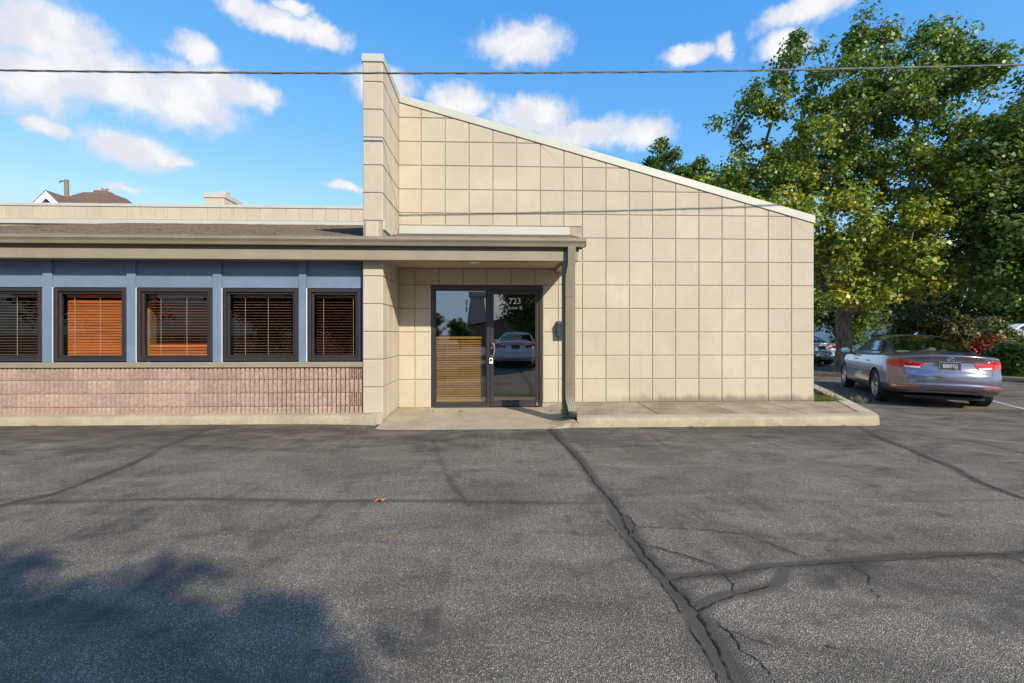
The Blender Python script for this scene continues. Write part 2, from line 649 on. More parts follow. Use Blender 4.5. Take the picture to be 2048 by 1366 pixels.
def m_leaf(t, p):
    at = t.n('ShaderNodeAttribute', attribute_name='tint')
    t.lk(at.outputs['Color'], p.inputs['Base Color'])
    setp(p, Roughness=0.42, Specular_IOR_Level=0.40)
    m = t.t
    tr = t.n('ShaderNodeBsdfTranslucent')
    t.lk(t.mix(1.0, at.outputs['Color'], (1.5, 1.45, 0.55), 'MULTIPLY'), tr.inputs[0])
    mx = t.n('ShaderNodeMixShader')
    mx.inputs[0].default_value = 0.24
    out = m.nodes['Material Output']
    t.lk(p.outputs[0], mx.inputs[1])
    t.lk(tr.outputs[0], mx.inputs[2])
    t.lk(mx.outputs[0], out.inputs[0])


LEAF = mat('leaf', m_leaf)


def m_bark(t, p):
    g = geo(t)
    n = t.noise(t.scale(g, (14, 14, 2.2)), 1.0, 5, 0.7)
    c = t.mix(t.ramp(n, 0.32, 0.68), (0.085, 0.068, 0.052), (0.27, 0.225, 0.175))
    t.lk(c, p.inputs['Base Color'])
    setp(p, Roughness=0.95, Specular_IOR_Level=0.1)
    bump(t, p, n, 0.9, 0.03)


BARK = mat('bark', m_bark)
SOIL = simple('mulch', (0.075, 0.056, 0.042), 0.95, 0, 0.5, 22, 0.8, 60)
TURF = simple('turf_soil', (0.085, 0.095, 0.035), 0.95, 0, 0.4, 12, 0.8, 60)

# ---------------------------------------------------------------- ground


def gz(x, y):
    """height of the lot: a touch higher along the left kerb, falling towards the side car park"""
    x = np.asarray(x, float)
    y = np.asarray(y, float)

    def ss(a):
        a = np.clip(a, 0, 1)
        return a * a * (3 - 2 * a)
    return 0.03 * ss((-x - 1.0) / 2.0) * ss((y - 4.5) / 2.0) - 0.12 * ss((x - 4.9) / 2.6) * ss((y + 2.0) / 6.0)


BANDS = {  # sealed cracks: width, strength, points
    'a': (0.085, 1.0, [(0.74, 6.40), (0.80, 5.6), (0.885, 4.72), (0.88, 4.1), (0.90, 3.742), (0.925, 3.413), (0.89, 2.942), (0.90, 2.611), (0.935, 2.395), (0.95, 2.13), (0.93, 1.886), (0.90, 1.678), (0.89, 1.2), (0.93, 0.4), (0.9, -1.5)]),
    'b': (0.055, 1.0, [(0.92, 2.395), (1.32, 2.457), (1.533, 2.53), (2.052, 2.557), (2.701, 2.604), (3.177, 2.617), (4.026, 2.65), (5.2, 2.6)]),
    'b2': (0.03, 0.8, [(0.92, 2.43), (1.1, 2.44), (1.3, 2.46)]),
    'c': (0.05, 1.0, [(0.959, 2.121), (1.08, 2.19), (1.194, 2.245), (1.45, 2.327), (1.562, 2.396), (1.633, 2.50)]),
    'd': (0.028, 0.75, [(0.95, 3.055), (1.373, 3.0), (1.64, 2.929), (1.752, 2.735), (1.837, 2.588)]),
    'e': (0.03, 0.75, [(0.897, 2.834), (1.128, 2.663), (1.264, 2.513), (1.375, 2.455)]),
    'f': (0.055, 0.68, [(-9, 3.4), (-4.065, 3.551), (-3.801, 3.64), (-3.322, 3.728), (-1.938, 3.676), (-0.353, 3.585), (0.811, 3.489)]),
    'f2': (0.045, 0.5, [(0.811, 3.489), (2.384, 3.472), (4.815, 3.446), (9, 3.4)]),
    'g': (0.085, 0.72, [(-4.6, 2.4), (-4.023, 3.366), (-3.778, 3.619), (-3.604, 3.91), (-3.642, 4.621), (-3.823, 5.421), (-3.866, 6.6)]),
    'h': (0.05, 0.66, [(-0.369, 6.2), (-0.658, 6.019), (-0.802, 5.738), (-0.574, 4.774), (-0.342, 3.911), (-0.211, 3.506)]),
    'i': (0.06, 0.95, [(5.2, 6.3), (4.976, 5.9), (4.659, 4.881), (4.477, 4.267), (4.29, 3.87), (4.21, 3.469), (4.206, 2.5), (4.3, 1.0)]),
    'j': (0.05, 0.7, [(5.6, 6.383), (6.746, 5.834), (8.5, 5.3)]),
}


def seg_dist(px, py, pts):
    best = np.full(px.shape, 1e9)
    for (ax, ay), (bx_, by) in zip(pts, pts[1:]):
        dx, dy = bx_ - ax, by - ay
        tt = np.clip(((px - ax) * dx + (py - ay) * dy) / (dx * dx + dy * dy), 0, 1)
        best = np.minimum(best, np.hypot(px - ax - tt * dx, py - ay - tt * dy))
    return best


def np_noise(x, y, seed, sc):
    """cheap smooth value noise"""
    rs = np.random.RandomState(seed)
    tab = rs.rand(64, 64)
    x = x * sc
    y = y * sc
    xi = np.floor(x).astype(int)
    yi = np.floor(y).astype(int)
    fx = x - xi
    fy = y - yi
    fx = fx * fx * (3 - 2 * fx)
    fy = fy * fy * (3 - 2 * fy)
    a = tab[xi % 64, yi % 64]
    b = tab[(xi + 1) % 64, yi % 64]
    c = tab[xi % 64, (yi + 1) % 64]
    d = tab[(xi + 1) % 64, (yi + 1) % 64]
    return (a * (1 - fx) + b * fx) * (1 - fy) + (c * (1 - fx) + d * fx) * fy


def build_ground():
    xs = np.concatenate([[-900, -300, -120, -60, -35, -22, -15, -11], np.arange(-9, -4.4, 0.1), np.arange(-4.4, 5.4, 0.03), np.arange(5.4, 14, 0.15), [15, 17, 20, 25, 35, 60, 120, 300, 900]])
    ys = np.concatenate([[-900, -300, -120, -60, -35, -20, -12, -7, -4, -2, -1, 0], np.arange(0.6, 1.5, 0.1), np.arange(1.5, 7.0, 0.03), np.arange(7.0, 14, 0.25), [15, 17, 20, 25, 35, 60, 120, 300, 900]])
    X, Y = np.meshgrid(xs, ys, indexing='ij')
    Z = gz(X, Y)
    seal = np.zeros_like(X)
    near = (np.abs(X) < 12) & (Y > -3) & (Y < 8)
    wob = (np_noise(X, Y, 1, 3.0) - 0.5) * 0.05 + (np_noise(X, Y, 2, 11.0) - 0.5) * 0.025
    wob2 = (np_noise(X, Y, 5, 3.0) - 0.5) * 0.05
    for w, s, pts in BANDS.values():
        d = np.where(near, seg_dist(X + wob, Y + wob2, pts), 9)
        seal = np.maximum(seal, s * (0.86 + 0.35 * np_noise(X, Y, 14, 1.3)) * np.clip((w * 1.3 - d) / (w * 0.8) * 0.5 + 0.15, 0, 1))
    worn = np.clip(1.0 - np.clip((Y - 4.6) / 1.3, 0, 1) * 1.0, 0, 1)
    worn = np.where(X > 5.2, 0.55, worn)
    worn = worn + 1.0 * np.exp(-((Y - 4.95) / 0.20) ** 2) * np.exp(-((X + 1.6) / 2.0) ** 2) * np_noise(X, Y, 9, 2.2) * 1.6
    worn = worn + 1.1 * np.exp(-((Y - 5.75) / 0.22) ** 2) * np.exp(-((X + 2.35) / 0.35) ** 2) * np_noise(X, Y, 19, 4.0) * 1.5
    worn = worn + 0.9 * np.exp(-((Y - 4.75) / 0.30) ** 2) * np.exp(-((X - 1.5) / 0.5) ** 2) + 0.5 * np.exp(-((X + 5.0) / 1.5) ** 2 - ((Y - 4.6) / 0.4) ** 2) + 0.6 * np.exp(-((X - 1.25) / 0.35) ** 2 - ((Y - 6.0) / 0.12) ** 2)
    # the joint sinks a little along the main seam
    d = np.where(near, seg_dist(X, Y, BANDS['a'][2]), 9)
    Z = Z - 0.006 * np.exp(-(d / 0.07) ** 2)
    n, m = X.shape
    V = np.stack([X.ravel(), Y.ravel(), Z.ravel()], 1)
    idx = np.arange(n * m).reshape(n, m)
    F = np.stack([idx[:-1, :-1].ravel(), idx[1:, :-1].ravel(), idx[1:, 1:].ravel(), idx[:-1, 1:].ravel()], 1)
    col = np.stack([seal.ravel(), worn.ravel(), np.zeros(n * m)], 1)
    o = np_mesh('asphalt_lot', V, F, ASPH, None, col, True)
    return tag(o, kind='structure')


ground = build_ground()


def crack(pts, w, seed, jag=0.02, z=0.004):
    """thin jagged open crack lying along a polyline"""
    rs = random.Random(seed)
    P = []
    for (ax, ay), (bx_, by) in zip(pts, pts[1:]):
        L = math.hypot(bx_ - ax, by - ay)
        k = max(1, int(L / 0.024))
        for i in range(k):
            P.append((ax + (bx_ - ax) * i / k, ay + (by - ay) * i / k))
    P.append(pts[-1])
    V, F = [], []
    off = 0.0
    for i, (x, y) in enumerate(P):
        a = P[max(0, i - 1)]
        b = P[min(len(P) - 1, i + 1)]
        tx, ty = b[0] - a[0], b[1] - a[1]
        l = math.hypot(tx, ty) or 1
        nx, ny = -ty / l, tx / l
        off = off * 0.45 + rs.uniform(-jag, jag) * 0.55
        ww = w * rs.uniform(0.12, 1.5) * (1 if 0 < i < len(P) - 1 else 0.1)
        zz = float(gz(x, y)) + z - 0.005 * math.exp(-(float(seg_dist(np.array([x]), np.array([y]), BANDS['a'][2])[0]) / 0.07) ** 2)
        V += [(x + nx * (off + ww), y + ny * (off + ww), zz), (x + nx * (off - ww), y + ny * (off - ww), zz)]
        if i: F.append((2 * i - 2, 2 * i - 1, 2 * i + 1, 2 * i))
    return pyd('crack', V, F, CRACK, ground)


crack(BANDS['a'][2][:12], 0.0062, 1, 0.017)
crack([(0.93, 3.30), (0.965, 3.2), (0.95, 3.05), (0.90, 2.95)], 0.004, 2)
crack([(0.86, 2.55), (0.87, 2.35), (0.875, 2.15), (0.865, 1.95), (0.85, 1.75), (0.84, 1.5)], 0.0025, 3, 0.018)
crack([(0.80, 3.2), (0.82, 2.95), (0.845, 2.72), (0.85, 2.5)], 0.0025, 31, 0.018)
crack([(0.93, 2.40), (1.1, 2.425), (1.32, 2.44), (1.533, 2.50), (2.052, 2.54), (2.701, 2.585), (3.177, 2.60), (4.0, 2.64)], 0.0035, 4, 0.014)
crack([(0.959, 2.115), (1.08, 2.18), (1.194, 2.235), (1.45, 2.32)], 0.0045, 5, 0.01)
crack([(1.0, 2.06), (1.04, 1.95), (1.02, 1.85), (1.06, 1.75), (1.05, 1.62)], 0.003, 6, 0.02)
crack([(1.373, 3.0), (1.64, 2.92), (1.752, 2.73), (1.837, 2.59)], 0.0025, 7, 0.01)
crack([(0.897, 2.834), (1.128, 2.663), (1.264, 2.513)], 0.003, 8, 0.01)
crack(BANDS['i'][2][1:6], 0.005, 9, 0.016)
crack(BANDS['j'][2], 0.004, 10, 0.02)
crack([(1.24, 2.44), (1.25, 2.34), (1.21, 2.26)], 0.003, 11, 0.012)
crack([(2.02, 2.53), (2.03, 2.38), (1.93, 2.25), (1.88, 2.14)], 0.002, 12, 0.02)
crack([(2.72, 2.58), (2.78, 2.5), (2.9, 2.45)], 0.003, 13, 0.012)
crack([(3.0, 2.6), (3.05, 2.45), (3.2, 2.3)], 0.003, 14, 0.012)
crack([(-3.79, 3.62), (-3.62, 3.91), (-3.64, 4.4), (-3.655, 4.75), (-3.83, 5.42)], 0.0035, 15, 0.012)
crack([(0.10, 6.05), (-0.2, 6.1), (-0.5, 6.12)], 0.002, 16)
crack([(3.4, 3.1), (3.6, 2.98), (3.75, 2.95), (4.1, 2.8)], 0.002, 17)
crack([(1.02, 2.0), (1.1, 1.92), (1.16, 1.86)], 0.002, 18, 0.02)


def paint_line(a, b, w):
    ax, ay = a
    bx_, by = b
    l = math.hypot(bx_ - ax, by - ay)
    nx, ny = -(by - ay) / l * w / 2, (bx_ - ax) / l * w / 2
    k = 14
    V, F = [], []
    for i in range(k + 1):
        x, y = ax + (bx_ - ax) * i / k, ay + (by - ay) * i / k
        for s in (1, -1): V.append((x + nx * s, y + ny * s, float(gz(x + nx * s, y + ny * s)) + 0.005))
        if i: F.append((2 * i - 2, 2 * i - 1, 2 * i + 1, 2 * i))
    return pyd('parking_line', V, F, LINE, ground)


paint_line((11.9, 11.75), (9.6, 7.3), 0.09)
paint_line((14.3, 10.9), (12.0, 6.4), 0.09)
paint_line((11.0, 20.2), (14.9, 19.0), 0.09)

# ---------------------------------------------------------------- kerbs, pavement, ramp


def sweep_kerb(name, path, prof, matl, zfun, seed=0):
    """sweep an (offset-inwards, z) open profile along a plan path; inwards = left of travel"""
    rs = np.random.RandomState(seed)
    P = []
    for (ax, ay), (bx_, by) in zip(path, path[1:]):
        k = max(1, int(math.hypot(bx_ - ax, by - ay) / 0.12))
        P += [(ax + (bx_ - ax) * i / k, ay + (by - ay) * i / k) for i in range(k)]
    P.append(path[-1])
    n = len(prof)
    V, F = [], []
    for i, (x, y) in enumerate(P):
        a = P[max(0, i - 2)]
        b = P[min(len(P) - 1, i + 2)]
        tx, ty = b[0] - a[0], b[1] - a[1]
        l = math.hypot(tx, ty)
        nx, ny = -ty / l, tx / l
        for j, (o, z) in enumerate(prof):
            jx = rs.uniform(-0.004, 0.004) if 0 < j < n - 1 else 0
            V.append((x + nx * (o + jx), y + ny * (o + jx), z + zfun(x, y) + jx))
        if i:
            for j in range(n - 1):
                F.append(((i - 1) * n + j, i * n + j, i * n + j + 1, (i - 1) * n + j + 1))
    o = pyd(name, V, F, matl, None, True, 60)
    return tag(o, kind='structure')


KP = [(0.0, -0.12), (0.005, 0.0), (0.012, 0.085), (0.025, 0.115), (0.05, 0.130), (0.26, 0.134), (0.262, 0.05)]
sweep_kerb('kerb_front', [(1.16, 6.36), (1.25, 6.355), (5.15, 6.355), (5.35, 6.37), (5.55, 6.43), (5.70, 6.53), (5.80, 6.68), (5.90, 6.90), (6.10, 7.30)], KP, CONC, lambda x, y: 0.0, 1)
sweep_kerb('kerb_side', [(6.10, 7.302), (6.40, 7.90), (7.75, 10.70), (10.2, 15.7), (10.5, 17.0), (10.4, 18.2)], KP, CONC, lambda x, y: 0.0, 2)
KL = [(0.0, -0.10), (0.006, 0.02), (0.016, 0.105), (0.035, 0.135), (0.07, 0.150), (0.245, 0.156), (0.247, 0.0)]
sweep_kerb('kerb_left', [(-10.6, 6.62), (-3.2, 6.61), (-2.0, 6.60), (-1.80, 6.58), (-1.70, 6.56)], KL, CONC, lambda x, y: 0.0, 3)


def prism(name, poly, z0, z1, matl, parent, bev=0.006):
    bm = bmesh.new()
    vb = [bm.verts.new((x, y, z0)) for x, y in poly]
    vt = [bm.verts.new((x, y, z1)) for x, y in poly]
    top = bm.faces.new(vt)
    bm.faces.new(list(reversed(vb)))
    n = len(poly)
    for i in range(n): bm.faces.new((vb[i], vb[(i + 1) % n], vt[(i + 1) % n], vt[i]))
    bmesh.ops.recalc_face_normals(bm, faces=bm.faces)
    if bev: bmesh.ops.bevel(bm, geom=list(top.edges), offset=bev, segments=1, affect='EDGES')
    return obj(name, bm, matl, parent)


walk = tag(empty('sidewalk'), kind='structure')
jx = [1.18, 2.42, 3.62, 4.66]
for i in range(3):
    # joints run slightly askew, as the concrete was struck
    prism('slab', [(jx[i] + 0.005, 6.617), (jx[i + 1] - 0.005, 6.617), (jx[i + 1] + 0.06, 7.85), (jx[i] + (0.07 if i else 0), 7.85)], -0.05, 0.1265, WALK, walk)
prism('slab', [(4.665, 6.617), (5.36, 6.617), (5.50, 6.66), (5.60, 6.76), (5.68, 6.93), (5.87, 7.42), (6.05, 7.84), (4.73, 7.85)], -0.05, 0.1265, WALK, walk)


def build_ramp():
    xs = np.linspace(-1.655, 1.19, 60)
    ys = np.linspace(6.30, 7.87, 34)
    V, F = [], []
    for x in xs:
        for y in ys:
            v = (y - 6.30) / 1.57
            z = 0.004 + 0.05 * min(1, v * 1.25)
            s = np.clip((x - (0.78 + 0.02 * v)) / 0.36, 0, 1)
            s = s * s * (3 - 2 * s)
            z = z + (0.127 - z) * s * min(1, 0.55 + v * 1.6)
            z += 0.0015 * math.sin(x * 7 + y * 3)
            yy = y + (0.06 * s if y == ys[0] else 0)
            V.append((x, yy, z))
    m = len(ys)
    for i in range(len(xs) - 1):
        for j in range(m - 1): F.append((i * m + j, (i + 1) * m + j, (i + 1) * m + j + 1, i * m + j + 1))
    base = len(V)
    for i in range(len(xs)):
        V.append((V[i * m][0], V[i * m][1], -0.08))
        if i: F.append((base + i - 1, base + i, i * m, (i - 1) * m))
    o = pyd('entry_ramp', V, F, CONC, None, True, 50)
    return tag(o, kind='structure')


build_ramp()
bed = tag(prism('planting_bed', [(5.63, 7.85), (6.12, 7.86), (6.22, 8.03), (7.55, 10.80), (9.95, 15.8), (10.2, 17.2), (5.63, 17.2)], -0.3, 0.085, SOIL, None, 0), kind='structure')

# ---------------------------------------------------------------- office building
B = tag(empty('office_building', (0, 7.86, 0)), 'low tan stucco office building with tall fin wall and sloping parapet', 'building')
B.location = (0, 0, 0)
WY = 7.86          # plane of the stucco front
PD = 0.0125         # how far a panel stands proud


def clip(poly, a, b, c):
    """keep a*x+b*y<=c"""
    out = []
    for i in range(len(poly)):
        p, q = poly[i], poly[(i + 1) % len(poly)]
        dp, dq = a * p[0] + b * p[1] - c, a * q[0] + b * q[1] - c
        if dp <= 0: out.append(p)
        if (dp < 0 < dq) or (dq < 0 < dp):
            t_ = dp / (dp - dq)
            out.append((p[0] + (q[0] - p[0]) * t_, p[1] + (q[1] - p[1]) * t_))
    return out


def inset(poly, d):
    n = len(poly)
    cx = sum(p[0] for p in poly) / n
    cy = sum(p[1] for p in poly) / n
    out = []
    lines = []
    for i in range(n):
        p, q = poly[i], poly[(i + 1) % n]
        ex, ey = q[0] - p[0], q[1] - p[1]
        l = math.hypot(ex, ey)
        nx, ny = ey / l, -ex / l
        c = nx * p[0] + ny * p[1]
        if nx * cx + ny * cy > c: nx, ny, c = -nx, -ny, -c
        lines.append((nx, ny, c - d))
    for i in range(n):
        a1, b1, c1 = lines[i - 1]
        a2, b2, c2 = lines[i]
        det = a1 * b2 - a2 * b1
        if abs(det) < 1e-9: return None
        out.append(((c1 * b2 - c2 * b1) / det, (a1 * c2 - a2 * c1) / det))
    return out


def clean(poly):
    out = []
    for p in poly:
        if not out or math.hypot(p[0] - out[-1][0], p[1] - out[-1][1]) > 0.004: out.append(p)
    if len(out) > 1 and math.hypot(out[0][0] - out[-1][0], out[0][1] - out[-1][1]) < 0.004: out.pop()
    return out


def area(poly):
    return abs(sum(poly[i - 1][0] * poly[i][1] - poly[i][0] * poly[i - 1][1] for i in range(len(poly)))) / 2


def panel(poly, to3d, parent, gap=0.0062, cham=0.008, matl=None):
    poly = clean(poly)
    if len(poly) < 3 or area(poly) < 0.0015: return
    o_ = inset(poly, gap)
    i_ = inset(poly, gap + cham)
    if o_ is None or i_ is None: return
    n = len(poly)
    V = [to3d(p, -0.010) for p in o_] + [to3d(p, PD - 0.007) for p in o_] + [to3d(p, PD) for p in i_]
    F = [tuple(range(2 * n, 3 * n))]
    for r in (0, 1):
        for i in range(n): F.append((r * n + i, r * n + (i + 1) % n, (r + 1) * n + (i + 1) % n, (r + 1) * n + i))
    bm = bmesh.new()
    vs_ = [bm.verts.new(v) for v in V]
    for f in F: bm.faces.new([vs_[k] for k in f])
    bmesh.ops.recalc_face_normals(bm, faces=bm.faces)
    c3 = to3d((sum(p[0] for p in poly) / n, sum(p[1] for p in poly) / n), 1.0)
    f0 = bm.faces[:][0]
    f0.normal_update()
    if f0.normal.dot(Vector(c3) - f0.calc_center_median()) < 0: bmesh.ops.reverse_faces(bm, faces=bm.faces)
    return obj('panel', bm, matl or STUCCO, parent)


ROWS = [0.535 + 0.4078 * i for i in range(13)]
ZT0, ZT1 = 5.283, 3.278                                   # underside of the coping, left and right
XL, XR = -1.652, 5.642
sl = (ZT1 - ZT0) / (XR - XL)

# backing wall, whole block
bm = bmesh.new()
YB = WY + 0.0
DL, DR, DT = -1.098, 0.823, 2.167                         # storefront opening


def quadw(bm, pts):
    return bm.faces.new([bm.verts.new(p) for p in pts])


# front face with the storefront opening
for poly in ([(XL, 0.0), (DL, 0.0), (DL, DT), (XL, DT)], [(DR, 0.0), (XR, 0.0), (XR, DT), (DR, DT)],
             [(XL, DT), (XR, DT), (XR, ZT1 + 0.06), (XL, ZT0 + 0.06)]):
    quadw(bm, [(x, YB, z) for x, z in poly])
YE = 19.0
quadw(bm, [(XR, YB, 0), (XR, YE, 0), (XR, YE, ZT1 + 0.06), (XR, YB, ZT1 + 0.06)])
quadw(bm, [(XR, YE, 0), (-1.93, YE, 0), (-1.93, YE, ZT0 + 0.06), (XR, YE, ZT1 + 0.06)])
quadw(bm, [(-1.93, YE, 0), (-1.93, YB, 0), (-1.93, YB, ZT0), (-1.93, YE, ZT0)])
quadw(bm, [(-1.93, YB + 0.01, ZT0 + 0.02), (XR - 0.01, YB + 0.01, ZT1 + 0.02), (XR - 0.01, YE, ZT1 + 0.02), (-1.93, YE, ZT0 + 0.02)])
# reveal of the opening
quadw(bm, [(DL, YB, 0), (DL, YB + 0.12, 0), (DL, YB + 0.12, DT), (DL, YB, DT)])
quadw(bm, [(DR, YB, 0), (DR, YB + 0.12, 0), (DR, YB + 0.12, DT), (DR, YB, DT)])
quadw(bm, [(DL, YB, DT), (DR, YB, DT), (DR, YB + 0.12, DT), (DL, YB + 0.12, DT)])
main_wall = obj('stucco_wall', bm, GROOVE, B)


def front(p, d):
    return (p[0], WY - d, p[1])


UP = [XL, -1.269, -0.859, -0.450, -0.041, 0.369, 0.779, 1.188, 1.512, 1.924, 2.335, 2.744, 3.155, 3.568, 3.981, 4.396, 4.813, 5.229, XR]
LOWC = [XL, -1.375, DL, -0.96, -0.55, -0.14, 0.275, 0.685, DR, 1.09, 1.512] + UP[9:]


def slope_clip(poly):
    # z <= ZT0 + sl*(x-XL)
    return clip(poly, -sl, 1.0, ZT0 - sl * XL)


for r in range(-1, len(ROWS) - 1):
    z0 = 0.128 if r < 0 else ROWS[r]
    z1 = ROWS[r + 1]
    if r < 4:                                            # below door head
        cols = LOWC
    elif z1 < 2.7:
        cols = [c for c in LOWC if c not in (DL, DR)]
    else:
        cols = UP
    for x0, x1 in zip(cols, cols[1:]):
        a0, a1 = z0, z1
        if r < 4 and x0 >= DL - 1e-6 and x1 <= DR + 1e-6: continue
        if r < 0 and x1 < 1.0: a0 = 0.05 if x1 < 0 else 0.075
        if x1 < 1.6:
            if 2.55 < a1 < 2.65: a1 = 2.45 if x1 < 1.15 else a1
            if 2.55 < a0 < 2.65 and x1 < 1.2: continue
            if 2.95 < a0 < 3.05 and x0 < 1.25: a0 = 3.178
        panel(slope_clip([(x0, a0), (x1, a0), (x1, a1), (x0, a1)]), front, main_wall)

# fin wall
TY = 6.75
TX0, TX1 = -1.942, -1.646
ZTOP = 5.31
bm = bmesh.new()
bx(bm, TX0 + 0.01, TX1 - PD, TY + PD, WY - 0.003, 0.0, ZTOP)
fin = obj('fin_wall', bm, GROOVE, B)


def ffront(p, d):
    return (p[0], TY + PD - d, p[1])


def fside(p, d):
    return (TX1 - PD + d, p[0], p[1])


def fleft(p, d):
    return (TX0 + 0.01 - d, p[0], p[1])


frows = [0.06] + ROWS
for z0, z1 in zip(frows, frows[1:]):
    a0, a1 = z0, min(z1, ZTOP)
    if a0 >= ZTOP - 0.02: continue
    if 2.55 < a0 < 2.65: continue                        # hidden by the roof
    if a0 < 0.1: a0f = 0.15
    else: a0f = a0
    panel([(TX0, a0f), (TX1, a0f), (TX1, a1), (TX0, a1)], ffront, fin, 0.006)
    for y0, y1 in ((TY, 7.07), (7.07, 7.45), (7.45, WY)):
        b0 = a0
        if a0 < 0.1: b0 = 0.035 + 0.05 * (y0 - 6.3) / 1.5
        panel([(y0, b0), (y1, b0), (y1, a1), (y0, a1)], fside, fin, 0.0055)
# foot of the fin beside the ramp
box('fin_foot', -1.80, TX1 - 0.004, 6.66, TY + 0.012, 0.0, 0.155, STUCCO, B, 0.006)

# copings
bm = bmesh.new()
bx(bm, TX0 - 0.012, TX1 + 0.012, TY - 0.012, WY - 0.03, 5.312, 5.43, 0.005)
obj('fin_coping', bm, COPING, B)
bm = bmesh.new()
xa, xb = TX1 + 0.0125, XR + 0.014
ya, yb = WY - 0.030, WY + 0.30
pr = []
for x in (xa, xb):
    zb_ = ZT0 + sl * (x - XL)
    pr.append([bm.verts.new((x, ya, zb_)), bm.verts.new((x, ya, zb_ + 0.136)), bm.verts.new((x, yb, zb_ + 0.125)), bm.verts.new((x, yb, zb_))])
for i in range(4): bm.faces.new((pr[0][i], pr[0][(i + 1) % 4], pr[1][(i + 1) % 4], pr[1][i]))
bm.faces.new(pr[0])
bm.faces.new(list(reversed(pr[1])))
bmesh.ops.recalc_face_normals(bm, faces=bm.faces)
bmesh.ops.bevel(bm, geom=bm.edges[:], offset=0.004, segments=1, affect='EDGES')
obj('sloped_coping', bm, COPING, B)

# ------------------------------------------------ shingled canopy roof
ROOFS = 0.262
RY0, RZ0 = 6.60, 2.700


def roofz(y):
    return RZ0 + ROOFS * (y - RY0)


def shingles(name, x0, x1, y0, y1):
    """courses that overlap like slates, as one skin"""
    bm = bmesh.new()
    rs = random.Random(5)
    y = y0
    while y < y1 - 0.01:
        yn = min(y + 0.143, y1)
        x = x0
        off = 0
        while x < x1 - 1e-4:
            xn = min(x + rs.uniform(0.22, 0.5), x1)
            th = rs.uniform(0.009, 0.016)
            zb_, zt = roofz(y) + th, roofz(yn) + 0.004
            jy = rs.uniform(-0.006, 0.006)
            v = [bm.verts.new(q) for q in ((x, y + jy, zb_), (xn, y + jy, zb_), (xn, yn + 0.01, zt), (x, yn + 0.01, zt), (x, y + jy, roofz(y) - 0.006), (xn, y + jy, roofz(y) - 0.006))]
            bm.faces.new((v[0], v[1], v[2], v[3]))
            bm.faces.new((v[4], v[5], v[1], v[0]))
            x = xn
        y = yn
    quadw(bm, [(x0, y0, roofz(y0) - 0.02), (x1, y0, roofz(y0) - 0.02), (x1, y1, roofz(y1) - 0.02), (x0, y1, roofz(y1) - 0.02)])
    quadw(bm, [(x1, y0, roofz(y0) - 0.03), (x1, y1, roofz(y1) - 0.03), (x1, y1, roofz(y1) + 0.012), (x1, y0, roofz(y0) + 0.012)])
    o = obj(name, bm, SHINGLE, B)
    o['kind'] = 'stuff'
    return o


shingles('shingle_roof', -10.6, TX0 + 0.005, RY0 - 0.02, 13.6)
shingles('porch_shingles', TX0 + 0.005, 1.298, RY0 - 0.02, WY - 0.02)
# rake board and drip edge on the open end
for nm, x0, x1, dz0, dz1 in (('rake_board', 1.235, 1.275, -0.15, -0.033),):
    bm = bmesh.new()
    pr = [[bm.verts.new((x, y, roofz(y) + d)) for y, d in ((RY0 + 0.02, dz0), (WY - 0.03, dz0), (WY - 0.03, dz1), (RY0 + 0.02, dz1))] for x in (x0, x1)]
    for i in range(4): bm.faces.new((pr[0][i], pr[0][(i + 1) % 4], pr[1][(i + 1) % 4], pr[1][i]))
    bm.faces.new(pr[0])
    bm.faces.new(list(reversed(pr[1])))
    bmesh.ops.recalc_face_normals(bm, faces=bm.faces)
    obj(nm, bm, TRIM2, B)
# flashings
box('wall_flashing', TX1 + 0.01, 1.284, WY - 0.034, WY - 0.002, 3.03, 3.168, COPING, B, 0.004)
box('fin_flashing', -1.905, -1.712, 6.735, TY + 0.2, 2.70, 2.965, STUCCO, B, 0.012)
box('fin_flashing', -1.70, TX1 + 0.014, 6.80, WY - 0.036, 2.86, 3.0, COPING, B, 0.01)
# gutter, K profile, in two lengths
gp0 = [(6.385, 2.553), (6.385, 2.672), (6.378, 2.672), (6.376, 2.562), (6.30, 2.562), (6.285, 2.60), (6.262, 2.635), (6.262, 2.660), (6.270, 2.666),
       (6.258, 2.674), (6.250, 2.668), (6.250, 2.630), (6.275, 2.594), (6.290, 2.553)]
gp = [(y + 0.235, z + 0.025) for y, z in gp0]
gutter = obj('gutter', extrude_x(gp, -10.6, -2.55), GUT, B)
gutter2 = obj('gutter', extrude_x([(y - 0.003, z - 0.003) for y, z in gp], -2.552, 1.31), GUT, B)
box('gutter_end_cap', 1.31, 1.314, 6.497, 6.619, 2.581, 2.695, GUT, B, 0.0)
bm = extrude_x([(6.480, 2.689), (6.503, 2.701), (6.503, 2.687)], -10.6, 1.309)
obj('gutter_lip', bm, GUT, B)
# fascia, soffit, beam
box('fascia_board', -10.6, 1.23, 6.625, 6.65, 2.522, 2.69, TRIM2, B)
box('beam', -10.6, 1.212, 6.597, 6.742, 2.380, 2.520, TRIM, B, 0.004)
box('side_beam', 1.03, 1.205, 6.745, WY - 0.02, 2.385, 2.520, TRIM, B, 0.004)
box('eave_soffit', -10.6, TX0 - 0.001, 6.743, 6.86, 2.50, 2.515, NAVY, B, 0)
box('porch_soffit', TX1 + 0.002, 1.029, 6.744, WY - 0.018, 2.452, 2.468, SOFFIT, B, 0)
